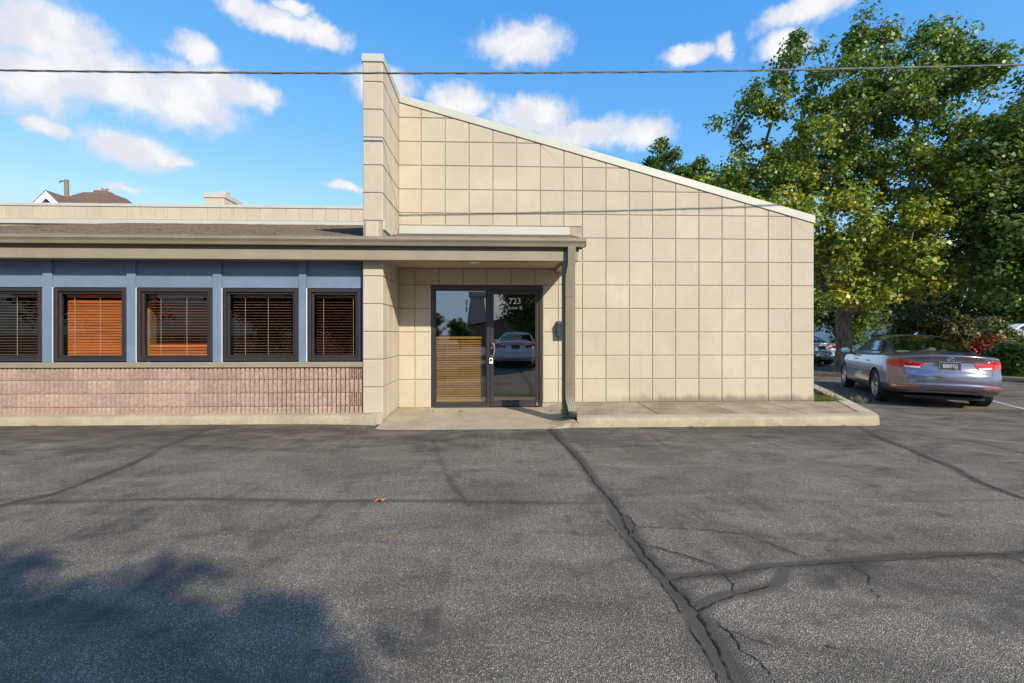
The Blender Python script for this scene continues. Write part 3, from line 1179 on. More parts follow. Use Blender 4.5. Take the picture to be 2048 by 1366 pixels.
# recessed light
bm = bmesh.new()
n = 20
for rr, z in ((0.085, 2.4515), (0.085, 2.444), (0.062, 2.444), (0.055, 2.4508)):
    pass
rings = [[bm.verts.new((-0.32 + rr * math.cos(k * 2 * math.pi / n), 7.18 + rr * math.sin(k * 2 * math.pi / n), z)) for k in range(n)] for rr, z in ((0.085, 2.4515), (0.083, 2.442), (0.062, 2.441), (0.05, 2.449))]
for a, b in zip(rings, rings[1:]):
    for k in range(n): bm.faces.new((a[k], a[(k + 1) % n], b[(k + 1) % n], b[k]))
bm.faces.new(rings[-1])
obj('recessed_light', bm, WHITEP, B, True)

# ------------------------------------------------ parapet of the main roof behind
PY = 13.6
bm = bmesh.new()
bx(bm, -17.5, -1.95, PY, YE, 0.0, 5.03)
par = obj('parapet_wall', bm, GROOVE, B)


def pfront(p, d):
    return (p[0], PY - d, p[1])


xx = -1.98
while xx > -17.4:
    panel([(xx - 0.377, 4.64), (xx, 4.64), (xx, 5.012), (xx - 0.377, 5.012)], pfront, par, 0.005)
    xx -= 0.377
box('parapet_coping', -17.53, -1.96, PY - 0.035, PY + 0.25, 5.012, 5.10, COPING, B, 0.005)
box('parapet_flashing', -17.5, -1.96, PY - 0.05, PY - 0.002, 4.50, 4.632, COPING, B, 0.004)
# rooftop chimney box
bm = bmesh.new()
bx(bm, -10.83, -10.12, 17.4, 18.6, 4.9, 6.42, 0.01)
ch = obj('rooftop_chimney', bm, STUCCO, B)
box('chimney_cap', -10.86, -10.09, 17.37, 18.63, 6.42, 6.60, COPING, ch, 0.008)
box('chimney_flue', -10.55, -10.28, 17.8, 18.1, 6.60, 6.80, STUCCO, ch, 0.008)

# ------------------------------------------------ window front
POSTS = [(-10.30, -10.17), (-9.08, -8.955), (-7.84, -7.715), (-6.557, -6.425), (-5.372, -5.249), (-4.145, -4.023), (-2.903, -2.794)]
GY = 6.865
bm = bmesh.new()
bx(bm, -10.6, TX0 + 0.005, GY + 0.035, GY + 0.10, 2.06, 2.66)          # wall above windows
bx(bm, -10.6, TX0 + 0.005, GY + 0.01, GY + 0.10, 0.0, 0.88)
obj('window_wall', bm, NAVY, B)
box('frieze_board', -10.6, TX0 + 0.004, GY + 0.012, GY + 0.034, 2.17, 2.50, BLUE, B, 0)
edges = POSTS + [(-1.985, -1.943)]
for (a0, a1) in POSTS:
    box('post', a0, a1, GY - 0.022, GY + 0.06, 0.906, 2.45, BLUE, B, 0.003)
box('post', -1.984, -1.9435, GY - 0.018, GY + 0.06, 0.906, 2.45, NAVY, B, 0.002)
for (p0, p1), (q0, q1) in zip(edges, edges[1:]):
    x0, x1 = p1, q0
    box('header_board', x0 + 0.002, x1 - 0.002, GY - 0.006, GY + 0.03, 1.998, 2.165, BLUE, B, 0.003)
    w = empty('window', (0, 0, 0), 0, B)
    xa, xb, za, zb_ = x0 + 0.012, x1 - 0.012, 0.918, 1.990
    f = 0.052
    box('frame_jamb', xa, xa + f, GY - 0.016, GY + 0.07, za, zb_, BRONZE, w, 0.004)
    box('frame_jamb', xb - f, xb, GY - 0.016, GY + 0.07, za, zb_, BRONZE, w, 0.004)
    box('frame_head', xa + f, xb - f, GY - 0.014, GY + 0.07, zb_ - f, zb_, BRONZE, w, 0.004)
    box('frame_sill', xa + f, xb - f, GY - 0.020, GY + 0.07, za, za + f, BRONZE, w, 0.006)
    s = 0.034
    box('sash', xa + f, xa + f + s, GY + 0.012, GY + 0.06, za + f, zb_ - f, BRONZE, w, 0.005)
    box('sash', xb - f - s, xb - f, GY + 0.012, GY + 0.06, za + f, zb_ - f, BRONZE, w, 0.005)
    box('sash', xa + f + s, xb - f - s, GY + 0.013, GY + 0.06, zb_ - f - s, zb_ - f, BRONZE, w, 0.005)
    box('sash', xa + f + s, xb - f - s, GY + 0.013, GY + 0.06, za + f, za + f + s, BRONZE, w, 0.005)
    box('edge_trim', x0 + 0.001, x0 + 0.0115, GY - 0.010, GY + 0.03, 0.908, 1.996, WHITEP, w, 0)
    box('pane', xa + f + s - 0.005, xb - f - s + 0.005, GY + 0.034, GY + 0.038, za + f + s - 0.005, zb_ - f - s + 0.005, GLASS_W, w, 0)
box('window_sill', -10.6, -1.9435, GY - 0.10, GY + 0.03, 0.828, 0.905, TRIM, B, 0.006)

# fluted split-face block base


def block_mesh(seed, w, h):
    rs = random.Random(seed)
    ribs = 6
    p = w / ribs
    cols = []
    for k in range(ribs):
        cols += [(k * p + 0.002, 0.0), (k * p + 0.010, -1), (k * p + p - 0.016, -1), (k * p + p - 0.008, 0.0)]
    cols.append((w - 0.001, 0.0))
    nr = 6
    V, F = [], []
    for i, (x, d) in enumerate(cols):
        for j in range(nr):
            z = 0.003 + (h - 0.006) * j / (nr - 1)
            y = 0.0
            xx_ = x
            if d:
                y = -0.028 + rs.uniform(-0.004, 0.004)
                if j in (0, nr - 1): y += 0.006
                xx_ += rs.uniform(-0.002, 0.002)
            V.append((xx_, y, z))
    for i in range(len(cols) - 1):
        for j in range(nr - 1): F.append((i * nr + j, (i + 1) * nr + j, (i + 1) * nr + j + 1, i * nr + j + 1))
    for j, s in ((0, 1), (nr - 1, -1)):                  # close top and bottom of each rib
        for k in range(ribs):
            q = [(4 * k + m_) * nr + j for m_ in range(4)]
            F.append(tuple(q) if s < 0 else tuple(reversed(q)))
    me = bpy.data.meshes.new('block')
    me.from_pydata(V, [], F)
    me.update()
    me.materials.append(BLOCK)
    return me


bwall = box('block_wall', -10.6, -1.945, 6.815, 6.845, 0.0, 0.828, MORTAR, B, 0)
HB = 0.195
variants = {}
zc = [(0.10, 0.157), (0.258, HB), (0.4535, HB), (0.649, 0.178)]
for r, (z, h) in enumerate(zc):
    x = -10.59 if r % 2 == 0 else -10.59 - 0.1965
    while x < -1.96:
        w = 0.393
        key = (random.randrange(6), h)
        x0 = x
        if x0 + w <= -1.947:
            if key not in variants: variants[key] = block_mesh(key[0] * 10 + r, w, h)
            if x0 >= -10.6: link(bpy.data.objects.new('block', variants[key]), bwall).location = (x0, 6.815, z)
        else:
            hw = -1.947 - x0
            o = link(bpy.data.objects.new('block', block_mesh(99 + r, 0.393 * max(0.25, round(hw / 0.393 * 6) / 6), h)), bwall)
            o.location = (x0, 6.815, z)
            o.scale = (hw / (0.393 * max(0.25, round(hw / 0.393 * 6) / 6)), 1, 1)
        x += w

# dim rooms behind the glass


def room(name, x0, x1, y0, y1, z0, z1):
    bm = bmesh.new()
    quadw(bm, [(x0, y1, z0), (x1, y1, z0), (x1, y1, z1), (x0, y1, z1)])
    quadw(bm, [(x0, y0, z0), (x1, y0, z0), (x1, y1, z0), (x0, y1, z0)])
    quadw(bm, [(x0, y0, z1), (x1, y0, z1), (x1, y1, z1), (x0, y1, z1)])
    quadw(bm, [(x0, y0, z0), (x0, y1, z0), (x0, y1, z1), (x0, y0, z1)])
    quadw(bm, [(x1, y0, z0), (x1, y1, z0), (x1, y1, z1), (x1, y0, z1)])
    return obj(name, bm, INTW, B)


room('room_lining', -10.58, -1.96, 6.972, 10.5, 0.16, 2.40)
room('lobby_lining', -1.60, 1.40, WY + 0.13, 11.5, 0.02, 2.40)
box('interior_post', -5.43, -5.27, 7.14, 7.30, 0.17, 2.38, INTPOST, B, 0.01)
box('left_end_wall', -10.72, -10.602, 6.70, 13.6, 0.0, 2.60, STUCCO, B, 0.004)

# ------------------------------------------------ porch post, downspout
post = box('porch_post', 0.99, 1.172, 6.605, 6.738, 0.10, 2.380, TRIM2, B, 0.006)
box('post_base', 0.978, 1.184, 6.593, 6.75, 0.10, 0.20, TRIM2, post, 0.008)


def downspout():
    path = [(1.105, 6.545, 2.585), (1.105, 6.545, 2.36), (1.10, 6.545, 2.30), (1.075, 6.553, 2.16), (1.07, 6.555, 2.10), (1.07, 6.555, 1.2), (1.07, 6.555, 0.44), (1.072, 6.552, 0.38), (1.10, 6.50, 0.24), (1.105, 6.49, 0.20)]
    # ribbed rectangular section
    prof = []
    hw, hd = 0.056, 0.038
    for i in range(8):
        t0 = -hw + 2 * hw * i / 8
        d = 0.004 if i % 2 else 0.0
        prof += [(t0 + 0.002, -hd + d), (t0 + 2 * hw / 8 - 0.002, -hd + d)]
    prof += [(hw, -hd + 0.006), (hw, hd - 0.006), (hw - 0.006, hd), (-hw + 0.006, hd), (-hw, hd - 0.006), (-hw, -hd + 0.006)]
    bm = bmesh.new()
    rings = []
    for i, p in enumerate(path):
        a = Vector(path[max(0, i - 1)])
        b = Vector(path[min(len(path) - 1, i + 1)])
        t_ = (a - b).normalized()                        # up the pipe
        xax = Vector((1, 0, 0))
        xax = (xax - t_ * xax.dot(t_)).normalized()
        yax = t_.cross(xax)
        rings.append([bm.verts.new(Vector(p) + xax * u + yax * v) for u, v in prof])
    n = len(prof)
    for a, b in zip(rings, rings[1:]):
        for k in range(n): bm.faces.new((a[k], a[(k + 1) % n], b[(k + 1) % n], b[k]))
    bmesh.ops.recalc_face_normals(bm, faces=bm.faces)
    d = obj('downspout', bm, TRIM2, B, True, 25)
    bm = bmesh.new()
    bx(bm, 1.039, 1.171, 6.43, 6.54, 0.128, 0.215, 0.014, seg=2)
    obj('outlet_boot', bm, BLACKP, d, True)
    box('strap', 1.008, 1.132, 6.512, 6.604, 1.86, 1.872, TRIM2, d, 0)
    box('strap', 1.008, 1.132, 6.512, 6.604, 0.60, 0.612, TRIM2, d, 0)


downspout()

# ------------------------------------------------ storefront and door
SF = empty('storefront', (0, 0, 0), 0, B)
FY0, FY1 = WY - 0.002, WY + 0.11
box('frame_jamb', DL + 0.003, DL + 0.062, FY0, FY1, 0.05, DT - 0.003, BRONZE, SF, 0.003)
box('frame_jamb', DR - 0.058, DR - 0.003, FY0, FY1, 0.05, DT - 0.003, BRONZE, SF, 0.003)
box('frame_head', DL + 0.062, DR - 0.058, FY0, FY1, DT - 0.10, DT - 0.003, BRONZE, SF, 0.003)
MX0, MX1 = -0.145, -0.088
box('frame_mullion', MX0, MX1, FY0, FY1, 0.05, DT - 0.10, BRONZE, SF, 0.003)
box('frame_sill', DL + 0.062, MX0, FY0, FY1, 0.05, 0.135, BRONZE, SF, 0.003)
box('pane', DL + 0.058, MX0 + 0.004, FY0 + 0.052, FY0 + 0.058, 0.13, DT - 0.096, GLASS_D, SF, 0)
for nm, a in (('glazing_bead', (DL + 0.062, DL + 0.078, 0.135, DT - 0.10)), ('glazing_bead', (MX0 - 0.016, MX0, 0.135, DT - 0.10))):
    box(nm, a[0], a[1], FY0 + 0.022, FY0 + 0.05, a[2], a[3], BRONZE, SF, 0.002)
DOOR = empty('door', (0, 0, 0), 0, B)
dx0, dx1, dz0, dz1 = MX1 + 0.004, DR - 0.062, 0.066, DT - 0.104
st = 0.062
DY0, DY1 = FY0 + 0.012, FY0 + 0.057
box('stile', dx0, dx0 + st, DY0, DY1, dz0, dz1, BRONZE, DOOR, 0.004)
box('stile', dx1 - st, dx1, DY0, DY1, dz0, dz1, BRONZE, DOOR, 0.004)
box('top_rail', dx0 + st, dx1 - st, DY0, DY1, dz1 - 0.058, dz1, BRONZE, DOOR, 0.004)
box('bottom_rail', dx0 + st, dx1 - st, DY0, DY1, dz0, dz0 + 0.105, BRONZE, DOOR, 0.004)
box('pane', dx0 + st - 0.004, dx1 - st + 0.004, DY0 + 0.020, DY0 + 0.026, dz0 + 0.10, dz1 - 0.054, GLASS_D, DOOR, 0)
box('threshold', DL + 0.05, DR - 0.05, WY - 0.05, WY + 0.10, 0.040, 0.0605, STEEL, DOOR, 0.004)
bm = bmesh.new()
hx = dx0 + 0.028
tube(bm, [(hx, DY0, 1.165), (hx, DY0 - 0.05, 1.165), (hx + 0.02, DY0 - 0.062, 1.16), (hx + 0.045, DY0 - 0.064, 1.11), (hx + 0.045, DY0 - 0.064, 1.0), (hx + 0.02, DY0 - 0.062, 0.945), (hx, DY0 - 0.05, 0.94), (hx, DY0, 0.94)], 0.0125, 10)
obj('pull_handle', bm, STEEL, DOOR, True)
box('handle_plate', dx0 + 0.008, dx0 + 0.05, DY0 - 0.006, DY0, 0.90, 1.20, BLACKP, DOOR, 0.003)
bm = bmesh.new()
lathe_x(bm, [(-0.012, 0.001), (-0.012, 0.018), (0, 0.020)], 16)
lk_ = obj('lock_cylinder', bm, STEEL, DOOR, True)
lk_.rotation_euler = (0, 0, R(90))
lk_.location = (hx, DY0 - 0.012, 1.08)
box('pivot', dx1 - 0.05, dx1 - 0.012, DY0 - 0.012, DY0, dz0 + 0.01, dz0 + 0.07, STEEL, DOOR, 0.003)
bm = bmesh.new()
tube(bm, [(dx1 - st - 0.03, DY1 + 0.01, 1.09), (dx1 - st - 0.035, DY1 + 0.05, 1.08), (dx1 - st - 0.035, DY1 + 0.05, 0.82), (dx1 - st - 0.03, DY1 + 0.01, 0.81)], 0.013, 8)
obj('inner_pull', bm, STEEL, DOOR, True)
text_mesh('number_lettering', '723', 0.145, LETTER, DOOR, (0.345, DY0 + 0.017, 1.885), (R(90), 0, 0), 0.0006, sx=1.0, bold=0.0008)
text_mesh('suite_lettering', 'Suite', 0.082, LETTER, DOOR, (0.310, DY0 + 0.017, 1.772), (R(90), 0, 0), 0.0006, bold=0.0)
text_mesh('suite_lettering', 'B', 0.082, LETTER, DOOR, (0.448, DY0 + 0.017, 1.772), (R(90), 0, 0), 0.0006, bold=0.0)

# small fittings
lock = empty('key_lockbox', (hx - 0.012, DY0 - 0.03, 0.86))
tag(lock, 'small white key lockbox hanging below the door pull', 'lockbox')
bm = bmesh.new()
bx(bm, -0.032, 0.032, -0.022, 0.022, -0.055, 0.045, 0.008, seg=2)
obj('case', bm, WHITEP, lock, True)
bm = bmesh.new()
tube(bm, [(-0.018, 0, 0.04), (-0.018, 0, 0.085), (0, 0, 0.10), (0.018, 0, 0.085), (0.018, 0, 0.04)], 0.005, 6)
obj('shackle', bm, STEEL, lock, True)
box('keypad', -0.02, 0.02, -0.0245, -0.021, -0.01, 0.03, BLACKP, lock, 0.001)

mb = empty('mailbox', (1.14, WY - PD, 1.40))
tag(mb, 'dark wall mounted mailbox on stucco beside the porch post', 'mailbox')
bm = bmesh.new()
pr = [(0.0, -0.13), (-0.10, -0.13), (-0.11, 0.09), (0.0, 0.13)]
obj('body', extrude_x(pr, -0.075, 0.16), MAILB, mb)
obj('lid', extrude_x([(0.0, 0.134), (-0.112, 0.096), (-0.122, 0.075), (-0.124, 0.098), (0.0, 0.142)], -0.08, 0.165), MAILB, mb)

# ------------------------------------------------ blinds: things hanging behind the glass


def blind(x0, x1, y, z0, z1, pitch, tilt, matl, label, cords, depth=0.046, closed_below=None, thin=None):
    b = tag(empty('window_blind', ((x0 + x1) / 2, y, z0)), label, 'blind', 'slatted blinds behind glass')
    w = x1 - x0
    me = {}

    def slat(t_):
        if t_ in me: return me[t_]
        depth_ = thin if thin and abs(t_) < 0.3 else depth
        bm = bmesh.new()
        k = 3
        V = []
        c, s = math.cos(t_), math.sin(t_)
        for x in (-w / 2, w / 2):
            for i in range(k):
                u = (i / (k - 1) - 0.5) * depth_
                v = 0.0012 * (1 - (2 * i / (k - 1) - 1) ** 2)
                V.append([bm.verts.new((x, u * c - (v + d) * s, u * s + (v + d) * c)) for d in (0, 0.0036)])
        for i in range(k - 1):
            for d in (0, 1): bm.faces.new((V[i][d], V[i + 1][d], V[k + i + 1][d], V[k + i][d]))
        for i in (0, k - 1): bm.faces.new((V[i][0], V[i][1], V[k + i][1], V[k + i][0]))
        bmesh.ops.recalc_face_normals(bm, faces=bm.faces)
        m_ = bpy.data.meshes.new('slat')
        bm.to_mesh(m_)
        bm.free()
        m_.materials.append(matl)
        me[t_] = m_
        return m_
    n = int((z1 - z0 - 0.02) / pitch)
    rs = random.Random(int(x0 * 100))
    for i in range(n):
        z = 0.03 + pitch * i
        t_ = tilt
        if closed_below is not None and i < closed_below: t_ = R(62)
        o = link(bpy.data.objects.new('slat', slat(t_)), b)
        o.location = (0, 0, z)
        o.rotation_euler = (0, rs.uniform(-0.0012, 0.0012), 0)
    box('head_rail', -w / 2, w / 2, -0.025, 0.025, z1 - z0 - 0.004, z1 - z0 + 0.04, matl, b, 0.003)
    box('bottom_rail', -w / 2, w / 2, -0.022, 0.022, 0.0, 0.014, matl, b, 0.003)
    for cx in cords:
        bm = bmesh.new()
        tube(bm, [(cx, -depth * 0.52, 0.005), (cx, -depth * 0.52, z1 - z0)], 0.0019, 5)
        obj('ladder_cord', bm, CORD, b)
    return b


BYY = 6.965
names = {3: ('open dark slatted blind at left edge, beside the closed orange blind', R(6), None),
         4: ('closed orange wooden blind filling its window', R(68), None),
         5: ('open wooden blind with a few closed slats at the bottom', R(5), 4),
         6: ('open blind in wide window right of the half closed one', R(6), None)}
for i in (2, 3, 4, 5, 6):
    p1, q0 = edges[i][1], edges[i + 1][0]
    x0, x1 = p1 + 0.105, q0 - 0.105
    # index i is the window right of post i
    lab = {2: 'open dark slatted blind in the leftmost window', 3: 'closed orange wooden blind filling its window',
           4: 'open wooden blind with a few closed slats at the bottom', 5: 'open slatted blind in the second window from the fin wall',
           6: 'open slatted blind in the narrow window beside the fin wall'}[i]
    tl = {2: R(-0.5), 3: R(66), 4: R(0), 5: R(0), 6: R(0.3)}[i]
    w = x1 - x0
    blind(x0, x1, BYY + 0.02, 0.985, 1.862, 0.041, tl, WOODT if i in (2, 5) else (WOODD if i == 6 else WOODR), lab, [(-0.30 if i != 3 else -0.36) * w, (0.07 if i in (3, 5) else 0.12) * w] + ([0.47 * w] if i in (4, 5) else []) if i != 6 else [-0.32 * w, 0.42 * w],
          closed_below=4 if i == 4 else None, thin=0.020)
blind(DL + 0.072, -0.215, WY + 0.165, 0.135, 1.235, 0.0397, R(44), WOODG, 'golden oak blind half lowered behind the entrance sidelight', [-0.21, 0.05], 0.046)

# ---------------------------------------------------------------- overhead cables
cable = tag(empty('power_cable', (0.2, 5.99, 4.73)), 'thick twisted black cable crossing the sky above the building', 'cable')


def wire_z(x):
    # sag through (-6.2,4.62) (0.222,4.726) (7.21,4.985)
    a = np.polyfit([-6.201, 0.222, 7.209], [4.62, 4.726, 4.985], 2)
    return float(np.polyval(a, x))


for k, rr in ((0, 0.0085), (1, 0.007), (2, 0.007)):
    bm = bmesh.new()
    pts = []
    for i in range(0, 241):
        x = -26 + 52 * i / 240
        ph = x * 2 * math.pi / 0.9 + k * 2.1
        pts.append((x - 0.2, (0.0075 * math.cos(ph)), wire_z(x) - 4.7 + 0.0075 * math.sin(ph)))
    tube(bm, pts, rr, 6)
    obj('strand', bm, CABLE, cable, True)

# ---------------------------------------------------------------- vegetation


def leaf_cloud(rs, cen, spread, n, size, tints, droop=0.35, nb=None):
    """n leaf quads scattered round each centre. returns V,F,C arrays"""
    m = len(cen)
    N = m * n
    c = np.repeat(cen, n, axis=0)
    d = rs.normal(size=(N, 3))
    d /= np.linalg.norm(d, axis=1, keepdims=True)
    r = rs.rand(N, 1) ** 0.45
    sp = np.repeat(spread, n, axis=0) if hasattr(spread, '__len__') and np.ndim(spread) == 2 else spread
    p = c + d * r * sp
    out = d * 0.9 + np.array([0, 0, 0.55]) + rs.normal(size=(N, 3)) * 0.55
    nrm = out / np.linalg.norm(out, axis=1, keepdims=True)
    a = rs.normal(size=(N, 3)) + np.array([0, 0, -droop])
    t = a - nrm * (a * nrm).sum(1, keepdims=True)
    t /= np.linalg.norm(t, axis=1, keepdims=True)
    b = np.cross(nrm, t)
    L = size * rs.uniform(0.6, 1.35, (N, 1))
    Wd = L * rs.uniform(0.36, 0.55, (N, 1))
    fold = L * rs.uniform(0.02, 0.18, (N, 1))
    V = np.empty((N, 4, 3))
    V[:, 0] = p
    V[:, 1] = p + t * L * 0.45 + b * Wd + nrm * fold
    V[:, 2] = p + t * L - nrm * fold * 0.6
    V[:, 3] = p + t * L * 0.45 - b * Wd + nrm * fold
    F = np.arange(N * 4).reshape(N, 4)
    C = tints(p, rs)
    C = np.repeat(C[:, None, :], 4, axis=1)
    return V.reshape(-1, 3), F, C.reshape(-1, 3)


def pal(base, var=0.25):
    base = np.array(base)

    def f(p, rs):
        k = rs.rand(len(p), 1) - 0.12
        i = rs.randint(0, len(base), len(p))
        return base[i] * (1 - var + 2 * var * k)
    return f


def in_ell(rs, ells, n, shell=0.55):
    """points inside a union of ellipsoids, biased outwards"""
    vol = np.array([e[3] * e[4] * e[5] for e in ells]) ** 0.75
    vol = vol / vol.sum()
    k = rs.choice(len(ells), n, p=vol)
    E = np.array(ells)[k]
    d = rs.normal(size=(n, 3))
    d /= np.linalg.norm(d, axis=1, keepdims=True)
    r = rs.rand(n, 1) ** shell
    return E[:, :3] + d * r * E[:, 3:6]


def make_tree(name, loc, ells, n_cl, n_leaf, size, tints, trunk_h, trunk_r, seed, label, group=None, spread=0.6, lean=(0, 0), cat='tree', limbs=True, minz=1.6):
    rs = np.random.RandomState(seed)
    T = tag(empty(name, loc), label, cat, group)
    cen = in_ell(rs, ells, n_cl)
    cen = cen[cen[:, 2] > minz]
    # skeleton: trunk, then every cluster joins the nearest suitable node
    nodes = [np.array([0, 0, -0.3])]
    par = [-1]
    k = 6
    for i in range(1, k + 1):
        f = i / k
        nodes.append(np.array([lean[0] * f + rs.normal() * 0.03, lean[1] * f + rs.normal() * 0.03, trunk_h * f]))
        par.append(i - 1)
    top = nodes[-1]
    ztop = cen[:, 2].max()
    for i in range(1, 5):                                # leader
        nodes.append(top + np.array([rs.normal() * 0.25 * i, rs.normal() * 0.25 * i, (ztop - top[2]) * 0.17 * i]))
        par.append(len(nodes) - 2)
    order = np.argsort(np.linalg.norm(cen - top, axis=1))
    for ci in order:
        c = cen[ci]
        A = np.array(nodes[4:])
        dv = c - A
        dist = np.linalg.norm(dv, axis=1)
        cost = dist + np.maximum(0, A[:, 2] - c[2] + 0.15) * 1.6 + 0.18 * np.linalg.norm(A - top, axis=1)
        j = int(np.argmin(cost)) + 4
        a = nodes[j]
        L = np.linalg.norm(c - a)
        ns = max(1, int(L / 0.55))
        bend = rs.normal(size=3) * 0.10 * L
        pj = j
        for s in range(1, ns + 1):
            f = s / ns
            q = a + (c - a) * f + bend * math.sin(math.pi * f) + np.array([0, 0, -0.10 * L * math.sin(math.pi * f)])
            nodes.append(q)
            par.append(pj)
            pj = len(nodes) - 1
    nodes = np.array(nodes)
    w = np.zeros(len(nodes))
    w += 0.02
    for i in range(len(nodes) - 1, 0, -1): w[par[i]] += w[i]
    rad = trunk_r * (w / w[0]) ** 0.47
    rad = np.maximum(rad, 0.008)
    rad[0] = trunk_r * 1.55
    rad[1] = trunk_r * 1.12
    VV, FF = [], []
    base = 0
    for i in range(1, len(nodes)):
        a, b = nodes[par[i]], nodes[i]
        ra, rb = (rad[par[i]] if (par[i] < k or rad[i] > 0.6 * rad[par[i]]) else rad[i] * 1.25), rad[i]
        if i <= 1: ra = rad[0]
        t = b - a
        l = np.linalg.norm(t)
        if l < 1e-6: continue
        t = t / l
        s = np.cross(t, [0.3, 0.8, 0.1])
        s /= np.linalg.norm(s)
        u = np.cross(t, s)
        m = 12 if rad[i] > 0.12 else (6 if rad[i] > 0.03 else 4)
        an = np.arange(m) * 2 * math.pi / m
        ring = np.cos(an)[:, None] * s + np.sin(an)[:, None] * u
        bump_ = 1.0
        VV.append(a - t * ra * 0.25 + ring * ra)
        VV.append(b + t * rb * 0.2 + ring * rb)
        ii = np.arange(m)
        FF.append(np.stack([base + ii, base + (ii + 1) % m, base + m + (ii + 1) % m, base + m + ii], 1))
        base += 2 * m
    np_mesh('trunk', np.concatenate(VV), np.concatenate(FF), BARK, T, None, True)
    # foliage on the clusters and along the outer twigs
    thin = np.where((rad < 0.035) & (np.arange(len(nodes)) > k + 4))[0]
    extra = nodes[rs.choice(thin, min(len(thin), n_cl), replace=False)]
    V1, F1, C1 = leaf_cloud(rs, cen, np.array([[spread, spread, spread * 0.75]]) * rs.uniform(0.65, 1.25, (len(cen), 1)), n_leaf, size, tints)
    V2, F2, C2 = leaf_cloud(rs, extra, spread * 0.55, max(6, n_leaf // 4), size, tints)
    cr = np_mesh('crown', np.concatenate([V1, V2]), np.concatenate([F1, F2 + len(V1)]), LEAF, T, np.concatenate([C1, C2]))
    cr['kind'] = 'stuff'
    return T


G_DARK = [(0.082, 0.140, 0.024), (0.105, 0.170, 0.028), (0.060, 0.110, 0.024), (0.130, 0.195, 0.032)]
G_MID = [(0.140, 0.195, 0.032), (0.180, 0.230, 0.034), (0.105, 0.160, 0.030), (0.215, 0.250, 0.036)]
G_YEL = [(0.28, 0.31, 0.032), (0.33, 0.34, 0.032), (0.22, 0.27, 0.032), (0.36, 0.32, 0.030)]
G_ORA = [(0.42, 0.17, 0.03), (0.40, 0.25, 0.03), (0.28, 0.10, 0.03)]


def maple_tint(p, rs):
    """yellowing sprays low down and right of the trunk, a few turned orange"""
    n = len(p)
    a = np.array(G_DARK)[rs.randint(0, 4, n)]
    b = np.array(G_MID)[rs.randint(0, 4, n)]
    c = np.array(G_YEL)[rs.randint(0, 4, n)]
    o = np.array(G_ORA)[rs.randint(0, 3, n)]
    f = np_noise(p[:, 0] + p[:, 1] * 0.7, p[:, 2], 21, 0.7) * 0.6 + np_noise(p[:, 0], p[:, 2], 22, 1.9) * 0.4
    y = np.clip((9.0 - p[:, 2]) / 6.0, 0, 1) * 0.95 + (f - 0.5) * 1.3
    y += 0.30 * np.exp(-((p[:, 0] - 2.8) / 1.8) ** 2 - ((p[:, 2] - 6.0) / 1.3) ** 2)
    out = np.where((rs.rand(n) < np.clip(0.30 + y, 0.1, 1))[:, None], b, a)
    out = np.where((rs.rand(n) < np.clip(y * 0.9 - 0.10, 0, 0.70))[:, None], c, out)
    out = np.where((rs.rand(n) < np.clip(y - 0.6, 0, 1) * 0.10)[:, None], o, out)
    return out * rs.uniform(0.75, 1.5, (n, 1))


# the big maple beside the car park (offsets from the trunk foot)
MAPLE = [(-2.6, -0.5, 5.2, 2.4, 2.6, 1.9), (-1.8, 0.4, 7.6, 2.6, 2.6, 1.9), (0.6, 0, 9.4, 2.4, 2.4, 2.3), (2.8, 0.2, 10.5, 2.5, 2.2, 1.9), (5.0, 0.4, 11.2, 1.5, 1.4, 1.3),
         (0.0, -1.6, 4.2, 2.4, 2.0, 1.7), (2.8, -1.2, 5.6, 2.6, 2.2, 1.5), (5.0, 0.4, 7.8, 2.2, 2.2, 1.6), (-3.7, 0.5, 9.7, 0.8, 0.9, 1.5), (-4.3, 0.8, 6.4, 1.1, 1.3, 1.4),
         (0.6, 0.0, 12.2, 0.7, 0.8, 1.0), (3.2, 0.2, 12.5, 0.8, 0.8, 0.7), (1.4, -1.4, 3.3, 1.6, 1.4, 0.9), (6.4, 0.2, 9.3, 1.1, 1.1, 0.9), (-0.6, -1.8, 2.9, 1.4, 1.2, 0.7),
         (-1.6, 0.2, 11.2, 0.9, 0.9, 1.3), (-2.6, 0.2, 10.0, 0.9, 0.9, 1.0), (6.0, 0.3, 12.1, 0.5, 0.5, 0.5), (4.6, 0.3, 12.5, 0.6, 0.6, 0.6), (1.8, 0.3, 12.6, 0.6, 0.6, 0.6), (1.2, 0.0, 7.2, 1.8, 1.8, 1.3), (3.6, 0.0, 7.4, 1.6, 1.6, 1.2), (5.6, 0.2, 6.2, 1.2, 1.2, 0.9)]
make_tree('maple_tree', (12.55, 16.0, -0.15), MAPLE, 760, 100, 0.122, maple_tint, 2.35, 0.25, 11, 'large maple yellowing low in its crown, behind the parked sedan', spread=0.50, lean=(0.05, 0.0))
make_tree('broadleaf_tree', (17.6, 12.9, -0.15), [(-0.6, 0, 5.2, 3.0, 2.6, 2.6), (-1.4, -0.4, 3.6, 2.4, 2.2, 1.6), (0.6, 0, 8.2, 2.6, 2.4, 1.8), (-1.9, 0.3, 7.6, 1.3, 1.2, 1.2), (-2.2, 0.2, 5.0, 1.6, 1.4, 1.5)], 330, 130, 0.122, pal(G_DARK + G_MID[:2]), 2.4, 0.26, 12, 'dark green tree hanging in from the right edge', spread=0.6, minz=2.0)
